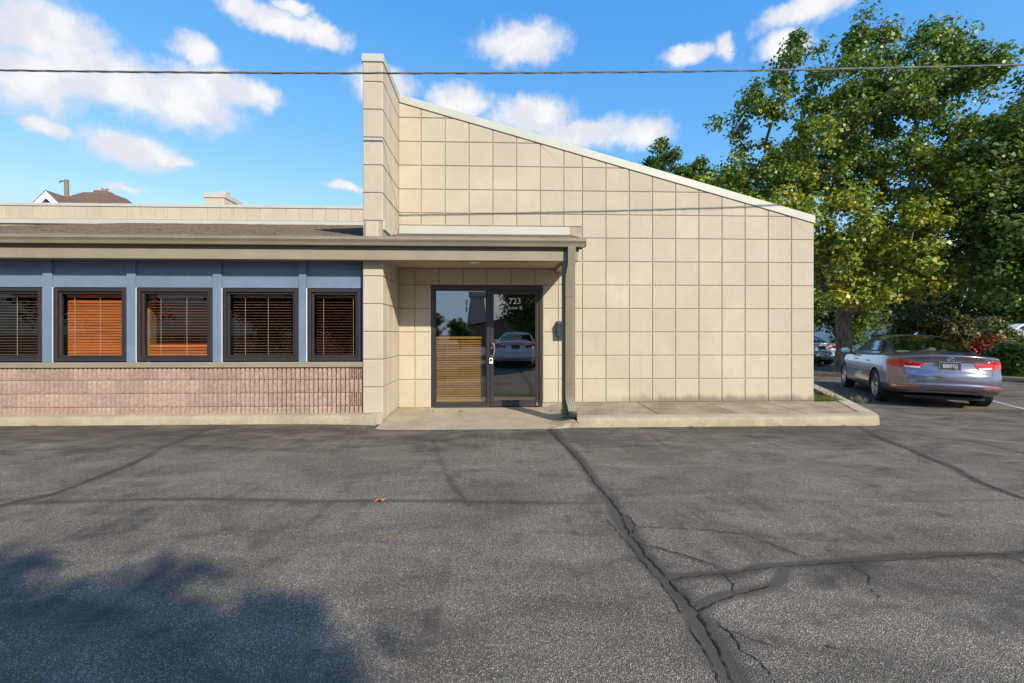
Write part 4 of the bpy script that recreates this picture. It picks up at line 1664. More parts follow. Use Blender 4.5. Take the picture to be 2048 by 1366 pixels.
make_tree('slim_tree', (8.9, 22.5, -0.1), [(0, 0, 7.4, 2.2, 1.6, 2.4), (-0.6, 0, 9.8, 0.8, 0.8, 1.5), (-1.5, 0, 8.6, 0.9, 1.0, 1.1), (1.2, 0, 9.3, 1.0, 1.0, 0.9), (0.4, 0, 9.0, 1.3, 1.0, 1.2), (2.8, -0.5, 7.6, 1.6, 1.4, 2.0), (3.4, -1.0, 6.4, 1.8, 1.5, 2.0)], 330, 100, 0.13, pal(G_DARK), 3.6, 0.16, 13, 'dark tree top showing just above the sloping parapet', spread=0.42)

# trees and shrubs closing the view behind the car park
BT = make_tree('background_tree', (19.5, 30.0, -0.2), [(0, 0, 4.6, 3.4, 3.0, 2.6), (1.2, 0, 6.4, 2.4, 2.2, 1.8), (-1.4, 0, 2.6, 2.6, 2.2, 1.6)], 190, 100, 0.19, pal(G_DARK + G_MID), 1.8, 0.24, 14,
               'dense green tree beyond the far white sedan, nearest the building', 'trees behind the car park', spread=0.85, minz=0.7)
labels = ['dense green tree in the far row, behind the maple trunk', 'dense green tree in the far row, behind the parked sedan roof', 'dense green tree in the far row, above the grey shed', 'dense green tree in the far row at the right edge']
for (x, y, s, rz), lb in zip([(24.5, 31.5, 1.05, 1.1), (30.0, 33.0, 1.25, 2.3), (33.5, 27.5, 1.15, 3.9), (38, 29, 1.3, 5.0)], labels):
    c = copy_tree(BT)
    c.location = (x, y, -0.2)
    c.scale = (s, s, s)
    c.rotation_euler = (0, 0, rz)
    c['label'] = lb


def shrub(name, loc, rx, ry, h, n_cl, n_leaf, size, tints, seed, label, group=None):
    return make_tree(name, loc, [(0, 0, h * 0.5, rx, ry, h * 0.5), (rx * 0.4, 0, h * 0.62, rx * 0.6, ry * 0.6, h * 0.42), (-rx * 0.4, 0, h * 0.4, rx * 0.6, ry * 0.7, h * 0.4)], n_cl, n_leaf, size, tints, h * 0.3, 0.05, seed, label, group, 0.36, (0, 0), 'shrub', minz=0.02)


SH = 'shrubs along the back kerb'
OLIVE = [(0.085, 0.095, 0.026), (0.12, 0.115, 0.028), (0.062, 0.078, 0.022), (0.16, 0.13, 0.03)]
shrub('hedge_shrub', (17.0, 17.4, -0.12), 1.7, 1.3, 2.7, 120, 80, 0.11, pal(OLIVE), 31, 'olive shrub directly behind the parked sedan', SH)
shrub('hedge_shrub', (19.6, 16.6, -0.12), 1.5, 1.3, 1.2, 90, 80, 0.11, pal(G_MID + OLIVE[:2]), 32, 'olive green shrub right of the red bush', SH)
shrub('hedge_shrub', (17.7, 14.6, -0.12), 1.2, 0.8, 1.25, 100, 90, 0.10, pal(G_DARK + G_MID[:2]), 33, 'dark green shrub low at the right edge by the kerb', SH)
shrub('hedge_shrub', (20.2, 18.6, -0.12), 1.5, 1.4, 2.2, 100, 80, 0.12, pal(OLIVE), 34, 'tall olive shrub below the grey shed', SH)
shrub('hedge_shrub', (14.6, 20.6, -0.12), 0.8, 0.8, 1.0, 40, 60, 0.11, pal(OLIVE), 35, 'small shrub beside the maple trunk', SH)
shrub('red_shrub', (18.2, 16.2, -0.12), 0.5, 0.45, 1.35, 34, 60, 0.10, pal([(0.34, 0.035, 0.03), (0.25, 0.03, 0.025), (0.45, 0.06, 0.045), (0.12, 0.09, 0.03), (0.20, 0.04, 0.03)]), 36, 'bright red autumn bush to the right of the sedan')

# kerb and grass strip behind the car park, tree island
tag(prism('back_verge', [(13.4, 14.9), (15.9, 14.0), (16.1, 13.0), (40, 6), (60, 40), (17.5, 24), (15.6, 17.2)], -0.4, -0.03, TURF, None, 0), kind='structure')
sweep_kerb('kerb_back', [(16.0, 10.5), (15.95, 13.2), (15.7, 14.0), (13.4, 14.95)], [(0.0, -0.2), (0.005, -0.10), (0.02, -0.01), (0.05, 0.0), (0.18, 0.0), (0.185, -0.1)], CONC, lambda x, y: 0.0, 5)
tag(prism('tree_island', [(9.9, 15.75), (13.0, 14.2), (13.9, 15.0), (14.0, 17.4), (12.6, 18.2), (10.3, 17.4)], -0.4, 0.0, SOIL, None, 0.03), kind='structure')


def blades(name, pts, h, w, cols, seed, label=None, cat=None):
    rs = np.random.RandomState(seed)
    n = len(pts)
    p = np.array(pts)
    a = rs.rand(n) * 6.283
    d = np.stack([np.cos(a), np.sin(a), np.zeros(n)], 1)
    ln = rs.normal(size=(n, 3)) * 0.45
    ln[:, 2] = 1
    ln /= np.linalg.norm(ln, axis=1, keepdims=True)
    H = h * rs.uniform(0.4, 1.2, (n, 1))
    V = np.empty((n, 4, 3))
    V[:, 0] = p - d * w
    V[:, 1] = p + d * w
    V[:, 2] = p + ln * H * 0.6 + d * w * 0.7
    V[:, 3] = p + ln * H + np.stack([ln[:, 0], ln[:, 1], -np.abs(rs.normal(size=n)) * 0.3], 1) * H * 0.35
    C = np.array(cols)[rs.randint(0, len(cols), n)] * rs.uniform(0.7, 1.2, (n, 1))
    o = np_mesh(name, V.reshape(-1, 3), np.arange(4 * n).reshape(n, 4), LEAF, None, np.repeat(C[:, None, :], 4, 1).reshape(-1, 3))
    return tag(o, label, cat, kind='stuff')


rs_ = np.random.RandomState(4)
u = rs_.rand(4200, 2)
gx = 5.66 + u[:, 0] * (0.55 + 0.28 * u[:, 1])
gy = 7.90 + u[:, 1] * 0.62
blades('grass', np.stack([gx, gy, np.full(4200, 0.08)], 1), 0.085, 0.006, [(0.16, 0.20, 0.03), (0.12, 0.17, 0.03), (0.22, 0.21, 0.05), (0.09, 0.13, 0.025)], 5, 'strip of bright grass at the building corner', 'grass')
u = rs_.rand(900, 2)
tt = u[:, 1]
gx = 6.35 + tt * 1.9 + (u[:, 0] - 0.62) * 0.75
gy = 8.35 + tt * 4.0
blades('dry_grass', np.stack([gx, gy, np.full(900, 0.085)], 1), 0.10, 0.0035, [(0.17, 0.16, 0.12), (0.10, 0.11, 0.06), (0.06, 0.08, 0.03)], 6, 'dry straggly grass along the side kerb', 'grass')
u = rs_.rand(70, 2)
gx = 6.46 + (u[:, 0]) * 0.30
gy = 7.85 + (u[:, 0]) * 0.45 + (u[:, 1] - 0.5) * 0.3
blades('weed_tuft', np.stack([gx, gy, np.full(70, 0.09)], 1), 0.12, 0.0022, [(0.17, 0.17, 0.12), (0.13, 0.13, 0.09)], 7, 'pale weeds spilling over the kerb by the rear wheel', 'weeds')

# ---------------------------------------------------------------- neighbouring buildings


def house_left():
    h = tag(empty('neighbour_house', (-23, 28, 0)), 'house with brown hipped roof and white gable beyond the flat roof', 'house')
    box('wall', -5.6, 0.5, -0.6, 6.5, 0, 7.6, WHITEP, h, 0)
    # hip roof with short ridge
    V = [(-6.0, -1.2, 7.6), (0.8, -1.2, 7.6), (0.8, 6.9, 7.6), (-6.0, 6.9, 7.6), (-3.4, 2.2, 10.45), (-1.8, 2.2, 10.45), (-1.8, 3.6, 10.45), (-3.4, 3.6, 10.45)]
    rf = pyd('roof', V, [(0, 1, 5, 4), (1, 2, 6, 5), (2, 3, 7, 6), (3, 0, 4, 7), (4, 5, 6, 7)], BROWNSH, h)
    # shingle courses on the front slope
    for i in range(1, 17):
        f = i / 17
        a = [V[0][k] + (V[4][k] - V[0][k]) * f for k in range(3)]
        b = [V[1][k] + (V[5][k] - V[1][k]) * f for k in range(3)]
        bm = bmesh.new()
        bx(bm, a[0], b[0], a[1] - 0.022, a[1] + 0.02, a[2] - 0.012, a[2] + 0.012)
        obj('shingle_course', bm, BROWNSH, rf)
    box('chimney', -2.95, -2.2, 2.4, 3.1, 10.1, 10.65, BRICKR, rf, 0.01)
    bm = bmesh.new()
    tube(bm, [(-2.5, 2.75, 10.65), (-2.5, 2.75, 10.8)], 0.13, 12)
    tube(bm, [(-2.5, 2.75, 10.8), (-2.5, 2.75, 10.88)], 0.2, 12)
    obj('chimney_cowl', bm, COPING, rf, True)
    # projecting white gable
    gxc, gzt = -1.9, 9.3
    V = [(gxc - 1.5, -1.6, gzt - 1.5), (gxc + 1.5, -1.6, gzt - 1.5), (gxc, -1.6, gzt - 0.05), (gxc - 1.5, 2.5, gzt - 1.5), (gxc + 1.5, 2.5, gzt - 1.5), (gxc, 2.5, gzt - 0.05)]
    g = pyd('gable_wall', V, [(0, 1, 2), (3, 5, 4), (0, 3, 4, 1)], WHITEP, h)
    pyd('gable_roof', [(gxc - 1.65, -1.83, gzt - 1.65), (gxc, -1.83, gzt + 0.02), (gxc, 3, gzt + 0.02), (gxc - 1.65, 3, gzt - 1.65), (gxc + 1.65, -1.83, gzt - 1.65), (gxc + 1.65, 3, gzt - 1.65)], [(0, 1, 2, 3), (1, 4, 5, 2)], BROWNSH, h)
    for s in (-1, 1):
        V = []
        for y in (-1.80, -1.70):
            V += [(gxc, y, gzt), (gxc, y, gzt - 0.42), (gxc + s * 1.62, y, gzt - 2.06), (gxc + s * 1.62, y, gzt - 1.64)]
        pyd('barge_board', V, [(0, 1, 2, 3), (4, 7, 6, 5), (0, 3, 7, 4), (1, 5, 6, 2), (3, 2, 6, 7)], WHITEP, g)
    pyd('gable_vent', [(gxc - 0.7, -1.66, gzt - 1.2), (gxc + 0.7, -1.66, gzt - 1.2), (gxc, -1.66, gzt - 0.45)], [(0, 1, 2)], INTW, g)
    return h


house_left()
pole = tag(empty('utility_pole', (-37.6, 41.4, 0)), 'weathered utility pole rising behind the neighbouring house', 'pole')
bm = bmesh.new()
tube(bm, [(0.2, 0, -0.3), (0.1, 0, 8), (0.0, 0, 14.9)], [0.24, 0.2, 0.16], 10)
obj('shaft', bm, WOODP, pole, True)
bm = bmesh.new()
tube(bm, [(0, -0.1, 12.4), (-0.5, -0.1, 12.75), (-0.95, -0.1, 13.0)], [0.06, 0.05, 0.05], 6)
obj('lamp_arm', bm, STEEL, pole, True)
bm = bmesh.new()
tube(bm, [(-0.05, -0.1, 14.75), (-0.4, -0.1, 14.75), (-0.5, -0.1, 14.6)], 0.05, 6)
obj('bracket', bm, BLACKP, pole, True)
fw = tag(empty('distant_wire', (-37.6, 41.3, 12.6)), 'thin distant wire strung from the utility pole', 'wire')
bm = bmesh.new()
for (a, b) in (((-26, 0, -0.9), (0, 0, 0.2)), ((0, 0, 0.2), (30, 0, -0.7))):
    tube(bm, [tuple(a[k] + (b[k] - a[k]) * f + (-1.2 * f * (1 - f) if k == 2 else 0) for k in range(3)) for f in np.linspace(0, 1, 14)], 0.028, 4)
obj('line', bm, CABLE, fw)


def gable_hut(name, loc, w, d, hw, hr, wallm, roofm, label, rz=0.0, battens=0):
    h = tag(empty(name, loc, rz), label, 'shed' if battens else 'house')
    V = [(-w / 2, 0, 0), (w / 2, 0, 0), (w / 2, 0, hw), (0, 0, hr), (-w / 2, 0, hw), (-w / 2, d, 0), (w / 2, d, 0), (w / 2, d, hw), (0, d, hr), (-w / 2, d, hw)]
    wl = pyd('wall', V, [(0, 1, 2, 3, 4), (9, 8, 7, 6, 5), (1, 6, 7, 2), (5, 0, 4, 9)], wallm, h)
    for i in range(battens):
        x = -w / 2 + w * (i + 0.5) / battens
        top = hw + (hr - hw) * (1 - abs(x) / (w / 2))
        box('batten', x - 0.02, x + 0.02, -0.022, -0.002, 0.05, top - 0.03, wallm, wl, 0)
    for s in (-1, 1):
        V = []
        for y in (-0.18, d + 0.18):
            V += [(0, y, hr + 0.02), (s * (w / 2 + 0.2), y, hw - 0.2 * (hr - hw) / (w / 2) + 0.02), (s * (w / 2 + 0.2), y, hw - 0.2 * (hr - hw) / (w / 2) + 0.10), (0, y, hr + 0.10)]
        pyd('roof_slope', V, [(0, 1, 2, 3), (4, 7, 6, 5), (0, 4, 5, 1), (3, 2, 6, 7), (1, 5, 6, 2)], roofm, h)
    return h


SHEDW = simple('grey_siding', (0.34, 0.37, 0.42), 0.7, 0, 0.1)
gable_hut('garden_shed', (28.9, 24.0, -0.2), 2.4, 3.0, 1.35, 2.0, SHEDW, WHITEP, 'small grey batten shed with white barge boards by shrubs', 0.0, 8)
gable_hut('white_house', (33.2, 35.0, -0.2), 5.0, 7.0, 3.2, 6.2, WHITEP, SHEDW, 'white gabled house glimpsed between the trees', 0.2, 0)

# ---------------------------------------------------------------- cars


def lerp_tab(tab, y):
    xs = [a for a, _ in tab]
    v = [b for _, b in tab]
    return float(np.interp(y, xs, v))


YS = [-2.36, -2.315, -2.22, -2.05, -1.86, -1.72, -1.55, -1.35, -1.12, -0.9, -0.7, -0.45, -0.15, 0.12, 0.35, 0.55, 0.75, 0.95, 1.15, 1.32, 1.45, 1.62, 1.82, 2.02, 2.2, 2.33, 2.42]
T_WS = [(-2.36, .785), (-2.2, .825), (-2.0, .845), (-1.36, .865), (0, .872), (1.4, .86), (1.8, .835), (2.1, .79), (2.42, .68)]
T_SH = [(-2.36, .985), (-2.2, 1.0), (-1.9, 1.0), (-1.4, .985), (0, .945), (1.2, .915), (1.8, .85), (2.2, .76), (2.42, .66)]
T_L = [(-1.88, 0), (-1.72, .035), (-1.55, .105), (-1.35, .20), (-1.12, .295), (-.9, .36), (-.7, .395), (-.45, .415), (-.15, .425), (.12, .42), (.35, .405), (.55, .37), (.75, .30), (.95, .205), (1.15, .10), (1.32, .02), (1.36, 0)]
T_CR = [(-2.36, .055), (-2.2, .075), (-1.8, .07), (0, .07), (1.4, .09), (2.0, .085), (2.42, .05)]
T_BEND = [(-2.36, .27), (-2.2, .24), (-1.9, .14), (-1.5, .04), (-1.2, 0), (1.2, 0), (1.6, -.08), (2.0, -.22), (2.42, -.42)]
T_ZB = [(-2.36, .33), (-2.0, .26), (-1.4, .21), (1.4, .19), (2.0, .19), (2.42, .23)]
ADECK = [0, .22, .44, .64, .84, .95, 1.0]
ACAB = [0, .31, .56, .675, .925, .965, 1.0]
FC = [1.0, .985, .925, .80, .10, .025, 0.0]
CRW = [1.0, .95, .80, .58, .27, .09, 0.0]


def car_pt(y, c):
    """surface control point for row y, signed column c in [-6,6] (float)"""
    s = -1 if c < 0 else 1
    k = abs(c)
    L = lerp_tab(T_L, y)
    m = min(1.0, L / 0.22)
    m = m * m * (3 - 2 * m)
    idx = range(7)
    a = float(np.interp(k, idx, ADECK)) * (1 - m) + float(np.interp(k, idx, ACAB)) * m
    z = lerp_tab(T_SH, y) + lerp_tab(T_CR, y) * float(np.interp(k, idx, CRW)) + L * float(np.interp(k, idx, FC))
    return Vector((s * a * lerp_tab(T_WS, y), y + lerp_tab(T_BEND, y) * a ** 3, z))


LEVELS = [(.05, .012, -.004), (.11, .022, -.034), (.20, .032, -.036), (.33, .040, -.026), (.43, .044, .004), (.485, .045, .040), (.57, .046, .055), (.70, .05, .060), (.755, .052, .052), (.785, .048, .068), (.87, .042, .058), (.93, .02, .02), (1.0, -.05, -.07)]


def build_car(paint, name, label):
    car = tag(empty(name), label, 'car')
    nx = 13
    grid = [[car_pt(y, c) for c in range(-6, 7)] for y in YS]
    ny = len(YS)
    V = [p for row in grid for p in row]
    F = []
    vid = lambda i, j: i * nx + j
    for i in range(ny - 1):
        for j in range(nx - 1): F.append((vid(i, j), vid(i, j + 1), vid(i + 1, j + 1), vid(i + 1, j)))
    loop = [(0, j) for j in range(nx)] + [(i, nx - 1) for i in range(1, ny)] + [(ny - 1, j) for j in range(nx - 2, -1, -1)] + [(i, 0) for i in range(ny - 2, 0, -1)]
    pts = [grid[i][j] for i, j in loop]
    nl = len(loop)
    prev = [vid(i, j) for i, j in loop]
    low = {}
    for fr, so, ro in LEVELS:
        cur = []
        for k, (i, j) in enumerate(loop):
            p = pts[k]
            a, b = pts[k - 1], pts[(k + 1) % nl]
            t = Vector((b.x - a.x, b.y - a.y, 0)).normalized()
            nrm = Vector((t.y, -t.x, 0))
            wz = nrm.y ** 2
            off = so * (1 - wz) + ro * wz
            zb = lerp_tab(T_ZB, p.y)
            q = p + nrm * off
            q.z = p.z + (zb - p.z) * fr
            V.append(q)
            cur.append(len(V) - 1)
        for k in range(nl):
            F.append((prev[k], cur[k], cur[(k + 1) % nl], prev[(k + 1) % nl]))
        prev = cur
    bot = {}
    for k, ij in enumerate(loop): bot[ij] = prev[k]
    for i in range(1, ny - 1):
        for j in range(1, nx - 1):
            p = grid[i][j]
            V.append(Vector((p.x * 0.9, p.y, lerp_tab(T_ZB, p.y) - 0.005)))
            bot[(i, j)] = len(V) - 1
    for i in range(ny - 1):
        for j in range(nx - 1): F.append((bot[(i, j)], bot[(i + 1, j)], bot[(i + 1, j + 1)], bot[(i, j + 1)]))
    me = bpy.data.meshes.new('body')
    me.from_pydata([tuple(v) for v in V], [], F)
    me.update()
    bmx = bmesh.new()
    bmx.from_mesh(me)
    bmesh.ops.recalc_face_normals(bmx, faces=bmx.faces)
    bmx.to_mesh(me)
    bmx.free()
    me.materials.append(paint)
    me.materials.append(BLACKP)
    body = link(bpy.data.objects.new('body', me))
    sm = body.modifiers.new('s', 'SUBSURF')
    sm.levels = sm.render_levels = 2
    bpy.context.view_layer.update()
    dg = bpy.context.evaluated_depsgraph_get()
    full = bpy.data.meshes.new_from_object(body.evaluated_get(dg))
    bmf = bmesh.new()
    bmf.from_mesh(full)
    bvh = BVHTree.FromBMesh(bmf)
    bmf.free()
    body.modifiers.clear()
    body.data = full
    # wheel arches
    AX = (-1.36, 1.415)
    bmc = bmesh.new()
    for y in AX:
        for s in (-1, 1):
            mtx = Matrix.Translation((s * 0.86, y, 0.345)) @ Matrix.Rotation(R(90), 4, 'Y')
            bmesh.ops.create_cone(bmc, cap_ends=True, segments=48, radius1=0.375, radius2=0.375, depth=0.52, matrix=mtx)
    mec = bpy.data.meshes.new('cut')
    bmc.to_mesh(mec)
    bmc.free()
    mec.materials.append(paint)
    mec.materials.append(BLACKP)
    for f in mec.polygons: f.material_index = 1
    cut = link(bpy.data.objects.new('cut', mec))
    bo = body.modifiers.new('b', 'BOOLEAN')
    bo.operation = 'DIFFERENCE'
    bo.object = cut
    bo.solver = 'EXACT'
    bpy.context.view_layer.update()
    dg = bpy.context.evaluated_depsgraph_get()
    full2 = bpy.data.meshes.new_from_object(body.evaluated_get(dg))
    body.modifiers.clear()
    bpy.data.objects.remove(cut)

    def snap(p, off):
        q, nrm, _, _ = bvh.find_nearest(p)
        return q + nrm * off

    def patch(nm, fn, nu, nv, off, matl, parent, thick=0.0, smooth=True):
        """fn(u,v)->approx point; snapped to the body"""
        bm = bmesh.new()
        g = [[bm.verts.new(snap(fn(i / nu, j / nv), off)) for j in range(nv + 1)] for i in range(nu + 1)]
        for i in range(nu):
            for j in range(nv): bm.faces.new((g[i][j], g[i + 1][j], g[i + 1][j + 1], g[i][j + 1]))
        if thick:
            edge = [(i, 0) for i in range(nu)] + [(nu, j) for j in range(nv)] + [(i, nv) for i in range(nu, 0, -1)] + [(0, j) for j in range(nv, 0, -1)]
            inn = {e: bm.verts.new(snap(g[e[0]][e[1]].co, off - thick)) for e in edge}
            for k in range(len(edge)):
                e, f = edge[k], edge[(k + 1) % len(edge)]
                bm.faces.new((g[e[0]][e[1]], g[f[0]][f[1]], inn[f], inn[e]))
        return obj(nm, bm, matl, parent, smooth, 50)

    def ribbon(nm, pts_, w, off, matl, parent, res=0.04):
        """dark seam or bright strip following the body along a 3-D polyline"""
        P = []
        for a, b in zip(pts_, pts_[1:]):
            a, b = Vector(a), Vector(b)
            k = max(1, int((b - a).length / res))
            P += [a + (b - a) * (i / k) for i in range(k)]
        P.append(Vector(pts_[-1]))
        S = []
        for p in P:
            q, nrm, _, _ = bvh.find_nearest(p)
            S.append((q, nrm))
        bm = bmesh.new()
        pr_ = None
        for i, (q, nrm) in enumerate(S):
            t = (S[min(i + 1, len(S) - 1)][0] - S[max(i - 1, 0)][0])
            if t.length < 1e-7: continue
            b = t.normalized().cross(nrm).normalized() * w / 2
            cur = (bm.verts.new(q + b + nrm * off), bm.verts.new(q - b + nrm * off))
            if pr_: bm.faces.new((pr_[0], pr_[1], cur[1], cur[0]))
            pr_ = cur
        return obj(nm, bm, matl, parent, True, 60)

    # ---- glazing: pane outline fns in (y, column) space
    def side_fn(s, y0b, y0t, y1b, y1t, vb=0.12, vt=0.93):
        def f(u, v):
            vv = vb + (vt - vb) * v
            y = (y0b + (y0t - y0b) * v) * (1 - u) + (y1b + (y1t - y1b) * v) * u
            return car_pt(y, s * (4.0 - vv))
        return f

    def top_fn(y0, y1, e0, e1):
        def f(u, v):
            y = y0 + (y1 - y0) * v
            e = e0 + (e1 - e0) * v
            return car_pt(y, (2 * u - 1) * e)
        return f
    panes = []
    for s in (-1, 1):
        panes.append((side_fn(s, -0.01, -0.03, 1.10, 0.66), 'side', s, 'front_side_window'))
        panes.append((side_fn(s, -0.98, -0.86, -0.09, -0.11), 'side', s, 'rear_side_window'))
        panes.append((side_fn(s, -1.36, -1.02, -1.03, -0.93, 0.22, 0.80), 'side', s, 'quarter_window'))
    panes.append((top_fn(-1.78, -0.80, 3.55, 2.55), 'top', 0, 'rear_window'))
    panes.append((top_fn(1.30, 0.60, 3.6, 2.6), 'top', 0, 'windscreen'))
    polys = []
    for fn, kind, s, nm in panes:
        n_ = 14
        ring = [(i / n_, 0.0) for i in range(n_)] + [(1.0, i / n_) for i in range(n_)] + [(1 - i / n_, 1.0) for i in range(n_)] + [(0.0, 1 - i / n_) for i in range(n_)]
        P = [snap(fn(u_, v_), 0) for u_, v_ in ring]
        polys.append(([(p.y, p.z) if kind == 'side' else (p.x, p.y) for p in P], kind, s))
        patch(nm, fn, 14, 8, 0.001, GLASS_C, car)
        # black surround
        bm = bmesh.new()
        A_, B_ = [], []
        for (u_, v_) in ring:
            du = (u_ - 0.5)
            dv = (v_ - 0.5)
            k0, k1 = (1.05, 0.93) if kind == 'side' else (1.03, 0.955)
            kv0, kv1 = (1.10, 0.90)
            A_.append(bm.verts.new(snap(fn(0.5 + du * k0, 0.5 + dv * kv0), 0.0025)))
            B_.append(bm.verts.new(snap(fn(0.5 + du * k1, 0.5 + dv * kv1), 0.0025)))
        for k in range(len(ring)):
            l = (k + 1) % len(ring)
            bm.faces.new((A_[k], A_[l], B_[l], B_[k]))
        obj('window_surround', bm, BLACKP, car, True, 60)

    def inside(poly, x, y):
        r = False
        j = len(poly) - 1
        for i in range(len(poly)):
            if (poly[i][1] > y) != (poly[j][1] > y) and x < (poly[j][0] - poly[i][0]) * (y - poly[i][1]) / (poly[j][1] - poly[i][1] + 1e-12) + poly[i][0]: r = not r
            j = i
        return r
    bmf = bmesh.new()
    bmf.from_mesh(full2)
    dead = []
    for f in bmf.faces:
        c = f.calc_center_median()
        if c.z < 0.96: continue
        for poly, kind, s in polys:
            if kind == 'side':
                if c.x * s > 0.4 and inside(poly, c.y, c.z):
                    dead.append(f)
                    break
            elif f.normal.z > 0.1 and inside(poly, c.x, c.y):
                dead.append(f)
                break
    bmesh.ops.delete(bmf, geom=dead, context='FACES')
    bmf.to_mesh(full2)
    bmf.free()
    full2.shade_smooth()
    full2.set_sharp_from_angle(angle=R(38))
    body.data = full2
    body.parent = car

    # ---- tail lights wrap round the rear corners
    def zc(z, x, y=-2.3):
        return Vector((x, y, z))

    def tl_fn(s, x_in, z0i, z1i, x_out, y_out, z0o, z1o):
        def f(u, v):
            # u 0 inner .. 1 outer along rear then side
            if u < 0.72:
                k = u / 0.72
                x = x_in + (0.80 - x_in) * k
                y = -2.40 + 0.20 * (x / 0.80) ** 3
            else:
                k = (u - 0.72) / 0.28
                x = 0.80 + (x_out - 0.80) * math.sin(k * math.pi / 2)
                y = -2.20 + (y_out + 2.20) * k
            z0 = z0i + (z0o - z0i) * u
            z1 = z1i + (z1o - z1i) * u
            if u > 0.72: z0 = z0 + (z1 - z0) * 0.35 * ((u - 0.72) / 0.28) ** 2
            return Vector((s * (x + (0.06 * (0.5 - v) if u < 0.1 else 0)), y, z0 + (z1 - z0) * v))
        return f
    for s in (-1, 1):
        tl = patch('tail_light', tl_fn(s, 0.40, 0.795, 0.885, 0.90, -1.90, 0.80, 0.935), 26, 6, 0.008, TAIL, car, 0.02)
        patch('lens_strip', lambda u_, v_, s=s: Vector((s * (0.45 + 0.24 * u_), -2.39 + 0.09 * u_ ** 2, 0.806 + 0.022 * v_ + 0.002 * u_)), 10, 2, 0.0105, LENS, tl)
        patch('lens_band', lambda u_, v_, s=s: Vector((s * (0.45 + 0.28 * u_), -2.38 + 0.09 * u_ ** 2, 0.845 + 0.010 * v_ + 0.004 * u_)), 10, 1, 0.0105, TAILD, tl)
        ribbon('lamp_seam', [(s * 0.725, -2.26, 0.79), (s * 0.735, -2.25, 0.925)], 0.008, 0.0112, BLACKP, tl)
        rf_ = patch('reflector', lambda u_, v_, s=s: Vector((s * (0.50 + 0.34 * u_), -2.42 + 0.22 * u_ ** 3, 0.415 + 0.030 * v_ * (0.5 + 0.5 * min(1, u_ * 4)))), 12, 2, 0.006, TAIL, car, 0.01)
        ribbon('reflector_trim', [(s * 0.44, -2.42, 0.448), (s * 0.50, -2.41, 0.404), (s * 0.70, -2.34, 0.404), (s * 0.85, -2.2, 0.406)], 0.013, 0.0075, CHROME, rf_)
        # body side details
        ribbon('door_seam', [(s * 0.95, -0.06, 0.30), (s * 0.95, -0.05, 0.90), (s * 0.9, -0.06, 0.98)], 0.008, 0.0012, BLACKP, car)
        ribbon('door_seam', [(s * 0.95, 1.02, 0.30), (s * 0.95, 1.06, 0.60), (s * 0.9, 1.0, 0.93)], 0.008, 0.0012, BLACKP, car)
        ribbon('door_seam', [(s * 0.95, -0.83, 0.32), (s * 0.95, -0.88, 0.48), (s * 0.95, -1.05, 0.72), (s * 0.9, -1.06, 0.98)], 0.008, 0.0012, BLACKP, car)
        ribbon('sill_trim', [(s * 0.9, -0.92, 0.275), (s * 0.9, 1.0, 0.255)], 0.014, 0.004, CHROME, car)
        ribbon('belt_trim', [tuple(car_pt(1.12, s * 4.6)), tuple(car_pt(0.5, s * 4.55)), tuple(car_pt(-0.4, s * 4.55)), tuple(car_pt(-1.0, s * 4.5)), tuple(car_pt(-1.40, s * 3.95))], 0.012, 0.005, CHROME, car)
        for y in (0.10, -0.88):
            q = snap(Vector((s * 0.95, y, 0.845)), 0.016)
            bm = bmesh.new()
            bx(bm, q.x - 0.011, q.x + 0.011, y, y + 0.19, q.z - 0.013, q.z + 0.013, 0.008, seg=2)
            obj('door_handle', bm, paint, car, True)
        mi_ = empty('side_mirror', (0, 0, 0), 0, car)
        bm = bmesh.new()
        bmesh.ops.create_uvsphere(bm, u_segments=16, v_segments=10, radius=1.0, matrix=Matrix.Translation((s * 0.985, 0.86, 1.01)) @ Matrix.Rotation(s * R(-14), 4, 'Z') @ Matrix.Diagonal((0.115, 0.075, 0.078, 1)))
        for v in bm.verts:
            if v.co.y < 0.835: v.co.y = 0.835
        obj('mirror_housing', bm, paint, mi_, True)
        bm = bmesh.new()
        bx(bm, s * 0.985 - 0.088, s * 0.985 + 0.088, 0.825, 0.8345, 0.962, 1.062, 0.02, seg=2)
        obj('mirror_glass', bm, MIRROR, mi_, True)
        bm = bmesh.new()
        bx(bm, min(s * 0.84, s * 0.93), max(s * 0.84, s * 0.93), 0.85, 0.91, 0.955, 0.99, 0.01)
        obj('mirror_arm', bm, BLACKP, mi_, True)
        patch('headlight', lambda u_, v_, s=s: Vector((s * (0.42 + 0.42 * u_), 2.36 - 0.45 * u_ ** 2, 0.60 + 0.03 * u_ + 0.085 * v_)), 12, 3, 0.006, LENS, car, 0.01)
    # boot lid shut lines
    ribbon('boot_seam', [(-0.70, -2.30, 0.79), (-0.69, -2.30, 0.70), (-0.62, -2.36, 0.645), (-0.3, -2.42, 0.625), (0, -2.44, 0.618), (0.3, -2.42, 0.625), (0.62, -2.36, 0.645), (0.69, -2.30, 0.70), (0.70, -2.30, 0.79)], 0.009, 0.0014, BLACKP, car, 0.025)
    ribbon('boot_seam', [(-0.70, -2.28, 0.935), (-0.715, -2.1, 0.99), (-0.73, -1.86, 1.02)], 0.007, 0.0014, BLACKP, car)
    ribbon('boot_seam', [(0.70, -2.28, 0.935), (0.715, -2.1, 0.99), (0.73, -1.86, 1.02)], 0.007, 0.0014, BLACKP, car)
    ribbon('plate_recess_edge', [(-0.40, -2.36, 0.905), (0, -2.40, 0.912), (0.40, -2.36, 0.905)], 0.02, 0.0014, BLACKP, car)
    patch('diffuser', lambda u_, v_: Vector(((u_ - 0.5) * 0.95, -2.36 + 0.1 * abs(2 * u_ - 1) ** 3, 0.325 + 0.035 * v_ * (1 - abs(2 * u_ - 1) ** 4))), 16, 2, 0.004, BLACKP, car)
